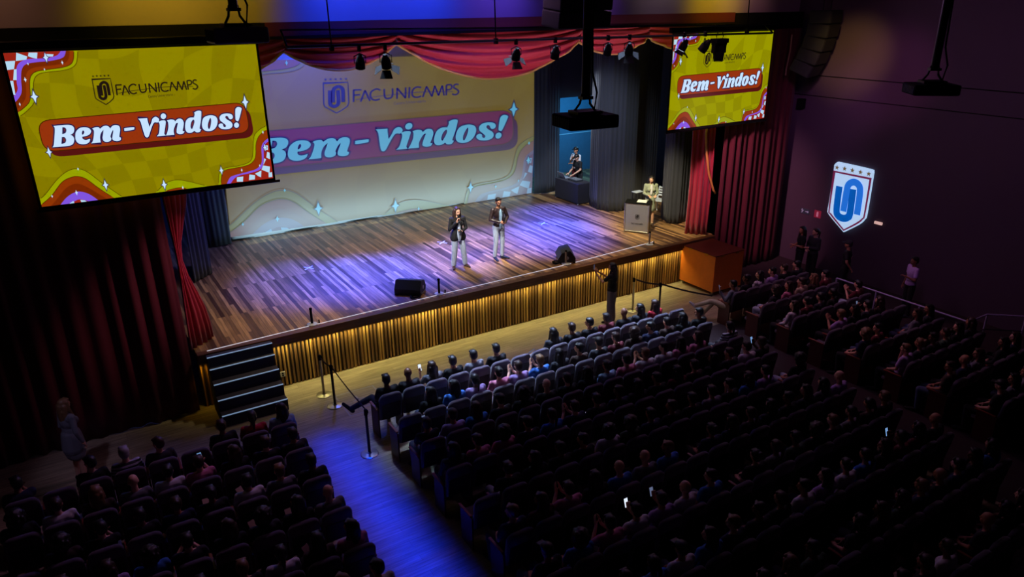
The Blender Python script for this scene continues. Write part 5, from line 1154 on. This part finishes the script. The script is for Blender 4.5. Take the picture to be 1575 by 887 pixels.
for bk, k, i, x, y in seats:
    d = blocks[bk]; last = (i == d['n']-1) if d['dx'] > 0 else (i == 0)
    lb = 'plum seat, %s, %s row from stage, %s seat from %s' % (d['desc'], ORD[k], ORD1[i], d['fr'])
    src, key = (end_seat, 'e') if last else (seat0, 'm')
    if not used[key]:
        used[key] = True; src.location = (x, y, 0); src['label'] = lb; src['group'] = 'auditorium seats'
    else: dup(src, (x, y, 0), 0, lb, 'auditorium seats')

# ---------------------------------------------------------------- the audience: one of each kind, then copies
protos = {}
def P(key, words, **kw):
    J = kw.pop('J', SIT); protos[key] = (person('person', J, vox=kw.pop('vox', .011), **kw), words)
HL = {'R': ((-.6, .7, -.1), (0, -.2, -1), 1, .4), 'L': ((.6, .7, -.1), (0, -.2, -1), -1, .4)}
P('short', 'short hair', hands=HL)
P('long', 'long hair', hair=('long', 'brown'), female=True, hands=HL)
P('tail', 'ponytail', hair=('tail', 'black'), female=True, J=J_(SIT, wL=(-.05, .42, .60), wR=(.08, .40, .60)))
P('bun', 'hair bun', hair=('bun', 'black'), female=True, hands=HL)
P('curly', 'curly hair', hair=('curly', 'black'), skin='brown', hands=HL)
P('shortL', 'short hair', yaw=R(38), hands=HL)
P('longL', 'long hair', hair=('long', 'black'), female=True, yaw=R(42), top=('charcoal', 'long'))
P('chin', 'hand on chin', J=J_(SIT, eR=(.16, .40, .80), wR=(.05, .34, 1.02), hed=(0, .25, 1.165)), yaw=R(20), hands={'R': ((-.1, -.1, 1), (0, -1, 0), 1, .9)})
P('clap', 'raised joined hands', J=J_(SIT, eL=(-.22, .33, .80), wL=(-.045, .50, .94), eR=(.22, .33, .80), wR=(.045, .50, .94)), hands={'R': ((-.1, .5, .8), (-1, 0, 0), 1, .2), 'L': ((.1, .5, .8), (1, 0, 0), -1, .2)})
P('phone', 'phone held up', J=J_(SIT, eR=(.22, .34, .80), wR=(.10, .50, .98), eL=(-.2, .30, .76)), hands={'R': ((0, .2, 1), (-.4, -.7, 0), 1, .8)})
P('phoneL', 'long hair', hair=('long', 'black'), female=True, J=J_(SIT, eL=(-.24, .32, .78), wL=(-.17, .46, .96), eR=(.2, .30, .76)), hands={'L': ((0, .2, 1), (.4, -.7, 0), -1, .8)})
P('bald', 'shaved head', hair=('none', 'black'), hands=HL)
P('cap', 'dark cap', hair=('cap', 'black'), hands=HL)
P('cross', 'legs crossed', J=J_(SIT, kL=(-.20, .66, .60), aL=(-.62, .72, .42), tL=(-.74, .78, .52), kR=(.08, .68, .53)), hands=HL)
def dress(p, sk, hc, tc, bc):
    return {'body': SK[sk], 'hair': HR[hc], 'shirt': CL[tc], 'trousers': CL[bc]}
cwd = {'palejeans': 'pale', 'paleblue': 'pale blue', 'striped': 'striped', 'navy': 'navy', 'lilac': 'pale lilac'}
# people the photograph shows clearly: seat -> kind, skin, hair, top
FIX = {('centre', 0, 0): ('cross', 'brown', 'black', 'black'), ('centre', 0, 1): ('bald', 'brown', 'black', 'charcoal'), ('centre', 0, 2): ('phoneL', 'light', 'brown', 'grey'), ('centre', 0, 3): ('short', 'tan', 'black', 'black'),
       ('centre', 0, 4): ('short', 'tan', 'black', 'grey'), ('centre', 0, 5): ('short', 'light', 'black', 'black'), ('centre', 0, 6): None, ('centre', 0, 7): None, ('centre', 0, 8): ('long', 'light', 'black', 'charcoal'),
       ('centre', 0, 9): ('short', 'tan', 'brown', 'black'), ('centre', 0, 10): ('shortL', 'tan', 'black', 'black'), ('centre', 0, 11): ('short', 'brown', 'black', 'maroon'), ('centre', 0, 12): ('bald', 'brown', 'black', 'black'),
       ('centre', 0, 13): ('longL', 'light', 'black', 'charcoal'), ('centre', 0, 14): ('long', 'light', 'brown', 'red'), ('centre', 0, 15): None,
       ('centre', 1, 0): None, ('centre', 1, 3): ('tail', 'tan', 'black', 'lilac'), ('centre', 1, 4): ('bun', 'light', 'black', 'pink'), ('centre', 1, 5): ('clap', 'light', 'brown', 'lilac'), ('centre', 1, 7): ('long', 'light', 'black', 'charcoal'),
       ('centre', 1, 11): ('curly', 'tan', 'brown', 'brown'), ('centre', 1, 12): ('shortL', 'tan', 'black', 'navy'), ('centre', 1, 14): ('long', 'tan', 'black', 'black'), ('centre', 1, 15): ('shortL', 'tan', 'black', 'black'),
       ('centre', 2, 8): ('bun', 'tan', 'black', 'paleblue'), ('centre', 2, 9): ('short', 'light', 'black', 'pink'), ('centre', 2, 11): ('shortL', 'light', 'black', 'white'), ('centre', 2, 13): ('longL', 'light', 'brown', 'pink'), ('centre', 2, 15): ('tail', 'tan', 'black', 'striped'),
       ('centre', 2, 0): ('phone', 'tan', 'black', 'black'), ('right', 0, 0): ('wallflower',), ('left', 0, 5): ('short', 'light', 'grey', 'striped'), ('left', 0, 4): ('shortL', 'light', 'brown', 'charcoal'), ('left', 0, 1): ('tail', 'light', 'black', 'red')}
def nearest(px, py):
    """which seat is closest to a spot in the hall (x, y)"""
    return min(seats, key=lambda s: (s[3]-px)**2+(s[4]+.24-py)**2)[:3]
for (hx, hy, v) in ((6.85, 7.56, ('bald', 'light', 'black', 'blue')), (7.04, 6.86, ('bald', 'light', 'black', 'white')), (6.5, 6.6, ('phone', 'tan', 'brown', 'lilac')), (6.0, 7.0, ('phone', 'light', 'black', 'white')),
                    (9.58, 5.95, ('bun', 'light', 'black', 'white')), (9.1, 5.9, ('longL', 'light', 'black', 'lilac')), (8.7, 5.8, ('shortL', 'tan', 'black', 'white')), (5.6, 7.4, ('clap', 'light', 'brown', 'pink')),
                    (5.4, 6.2, ('clap', 'light', 'black', 'pink')), (6.6, 9.4, ('tail', 'tan', 'black', 'blue')), (11.9, 9.1, ('chin', 'light', 'black', 'white')), (12.4, 7.4, ('bald', 'light', 'black', 'lilac')),
                    (1.5, 10.8, ('short', 'tan', 'black', 'white')), (.6, 11.2, ('bun', 'light', 'black', 'white')), (2.6, 12.2, ('longL', 'light', 'black', 'paleblue')),
                    (15.8, 12.3, ('longL', 'light', 'black', 'white')), (15.6, 11.2, ('longL', 'light', 'brown', 'pink')), (16.1, 11.2, ('chin', 'light', 'brown', 'beige')), (5.3, 9.9, ('chin', 'light', 'brown', 'pink'))):
    FIX[nearest(hx, hy)] = v
rs = random.Random(21)
kinds = ['short']*5+['long']*5+['tail']*2+['bun']*2+['curly']*2+['shortL']*2+['longL']*3+['chin']*2+['clap']+['phone']+['bald']+['cap']
tops = ['black']*9+['charcoal']*4+['navy']*3+['maroon']*2+['grey']*2+['white']+['pink']+['brown']*2+['green', 'blue', 'lilac']
first = {}; seen = set(); phones = []
for bk, k, i, x, y in seats:
    d = blocks[bk]; fx = FIX.get((bk, k, i), 0)
    if fx is None: continue
    if fx and fx[0] == 'wallflower': continue
    if fx: kind, sk, hc, tc = fx
    else:
        if rs.random() > 0.93: continue
        kind = rs.choice(kinds); sk = rs.choice(['light', 'light', 'tan', 'tan', 'brown']); hc = rs.choice(['black']*5+['brown']*3+['fair']); tc = rs.choice(tops)
        if bk == 'right' and kind in ('short', 'long') and rs.random() < 0.7: kind += 'L'
    bc = rs.choice(['jeans', 'black', 'charcoal', 'navy', 'palejeans'])
    root, words = protos[kind]
    rz = R(rs.uniform(-5, 5))+(R(8) if bk == 'right' else 0)
    lb = 'person, %s top, %s, %s, %s row, %s from %s' % (cwd.get(tc, tc), words.split(' and ')[0], d['desc'], ORD[k], ORD1[i], d['fr'])
    loc = (x+rs.uniform(-.02, .02), y+.02, .015)
    sw_ = dress(kind, sk, hc, tc, bc)
    if kind not in first:
        first[kind] = True; root.location = loc; root.rotation_euler = (0, 0, rz); root['label'] = lb; root['group'] = 'seated audience'; o = root
        for ch in root.children:
            bn = ch.name.split('.')[0]
            if bn in sw_: ch.material_slots[0].link = 'OBJECT'; ch.material_slots[0].material = sw_[bn]
    else: o = dup(root, loc, rz, lb, 'seated audience', sw_)
    if kind in ('phone', 'phoneL'): phones.append((loc, rz, d, k, i, .085 if kind == 'phone' else -.155))
for kd, (root, _) in protos.items():
    if kd not in first:
        for ch in list(root.children): bpy.data.objects.remove(ch)
        bpy.data.objects.remove(root)
for n_, (loc, rz, d, k, i, px_) in enumerate(phones):
    phone(W(loc, rz, (px_, .545 if px_ > 0 else .505, 1.07)), (R(-18), 0, rz), 'lit phone held up, %s, %s row, %s seat from %s' % (d['desc'], ORD[k], ORD1[i], d['fr']), (225, 240, 255) if (k == 0 or (k, i) == (5, 2) or n_ % 6 == 5) else ((110, 150, 200) if n_ % 2 else (90, 100, 130)), 1.0, 'phones in the audience')
# front row right: person stretched out with white trainers
Jr = J_(SIT, pel=(0, .30, .53), che=(0, .20, .82), hed=(0, .22, 1.15), kL=(-.12, .72, .60), aL=(-.22, 1.10, .42), tL=(-.28, 1.22, .50), kR=(.08, .70, .52), aR=(-.10, .92, .18), tR=(-.14, 1.06, .12), eL=(-.26, .30, .76), wL=(-.24, .48, .98), eR=(.22, .3, .74), wR=(.1, .45, .66))
person('person in pale clothes and white trainers with legs stretched out, front of right block', Jr, (14.64, 12.13, 0), R(26), 'tan', ('short', 'black'), ('grey', 'long'), ('beige', 'long'), 'white', .009, {'L': ((-.1, .1, 1), (.3, -.6, 0), -1, .6)}, R(20), group='seated audience')
phone(W((14.64, 12.13, 0), R(26), (-.25, .50, 1.08)), (R(-15), 0, R(26)), 'phone held up by the person with white trainers at the right', (70, 70, 90))
# loose bag on the empty front row seats
b = BM(); sph(b, (0, 0, .14), (.2, .13, .14)); sph(b, (.08, .03, .22), (.09, .08, .08)); bag = ob('body', b, mat('grey bag', (150, 150, 160), 0.8, bump=.4, bscale=12), None, True)
r = thing('shoulder_bag', 'pale grey bag standing on an empty front row seat of the centre block', 'bag', (8.22, 12.42, .48)); bag.parent = r
b = BM(); tube(b, [(-.15, 0, .18), (-.1, .02, .34), (.05, .03, .38), (.15, 0, .2)], .012, 6); ob('strap', b, MATS['grey cloth'], r)

# leaflets held in the left block
LEAF = [(0.86, 10.72, 8, 'cream leaflet held in the third row of the left block, nearer the curtain'), (1.40, 10.74, -12, 'cream leaflet held in the third row of the left block, nearer the blue aisle'),
        (1.90, 9.76, 6, 'cream leaflet held in the fourth row of the left block, near the blue aisle'), (1.36, 9.78, -4, 'cream leaflet held in the fourth row of the left block, third seat from the aisle'),
        (1.90, 8.80, -14, 'cream leaflet held in the fifth row of the left block, near the blue aisle')]
for (x, y, a, lb) in LEAF:
    b = BM(); box(b, (0, 0, 0), (0.10, 0.004, 0.21)); box(b, (0.05, 0.03, 0), (0.004, 0.06, 0.21))
    o = tag(ob('leaflet', b, mat('cream paper', (226, 196, 170), 0.7)), lb, 'leaflet', 'leaflets held in the left block'); o.location = (x, y, 0.80); o.rotation_euler = (R(-35), R(a), R(12))
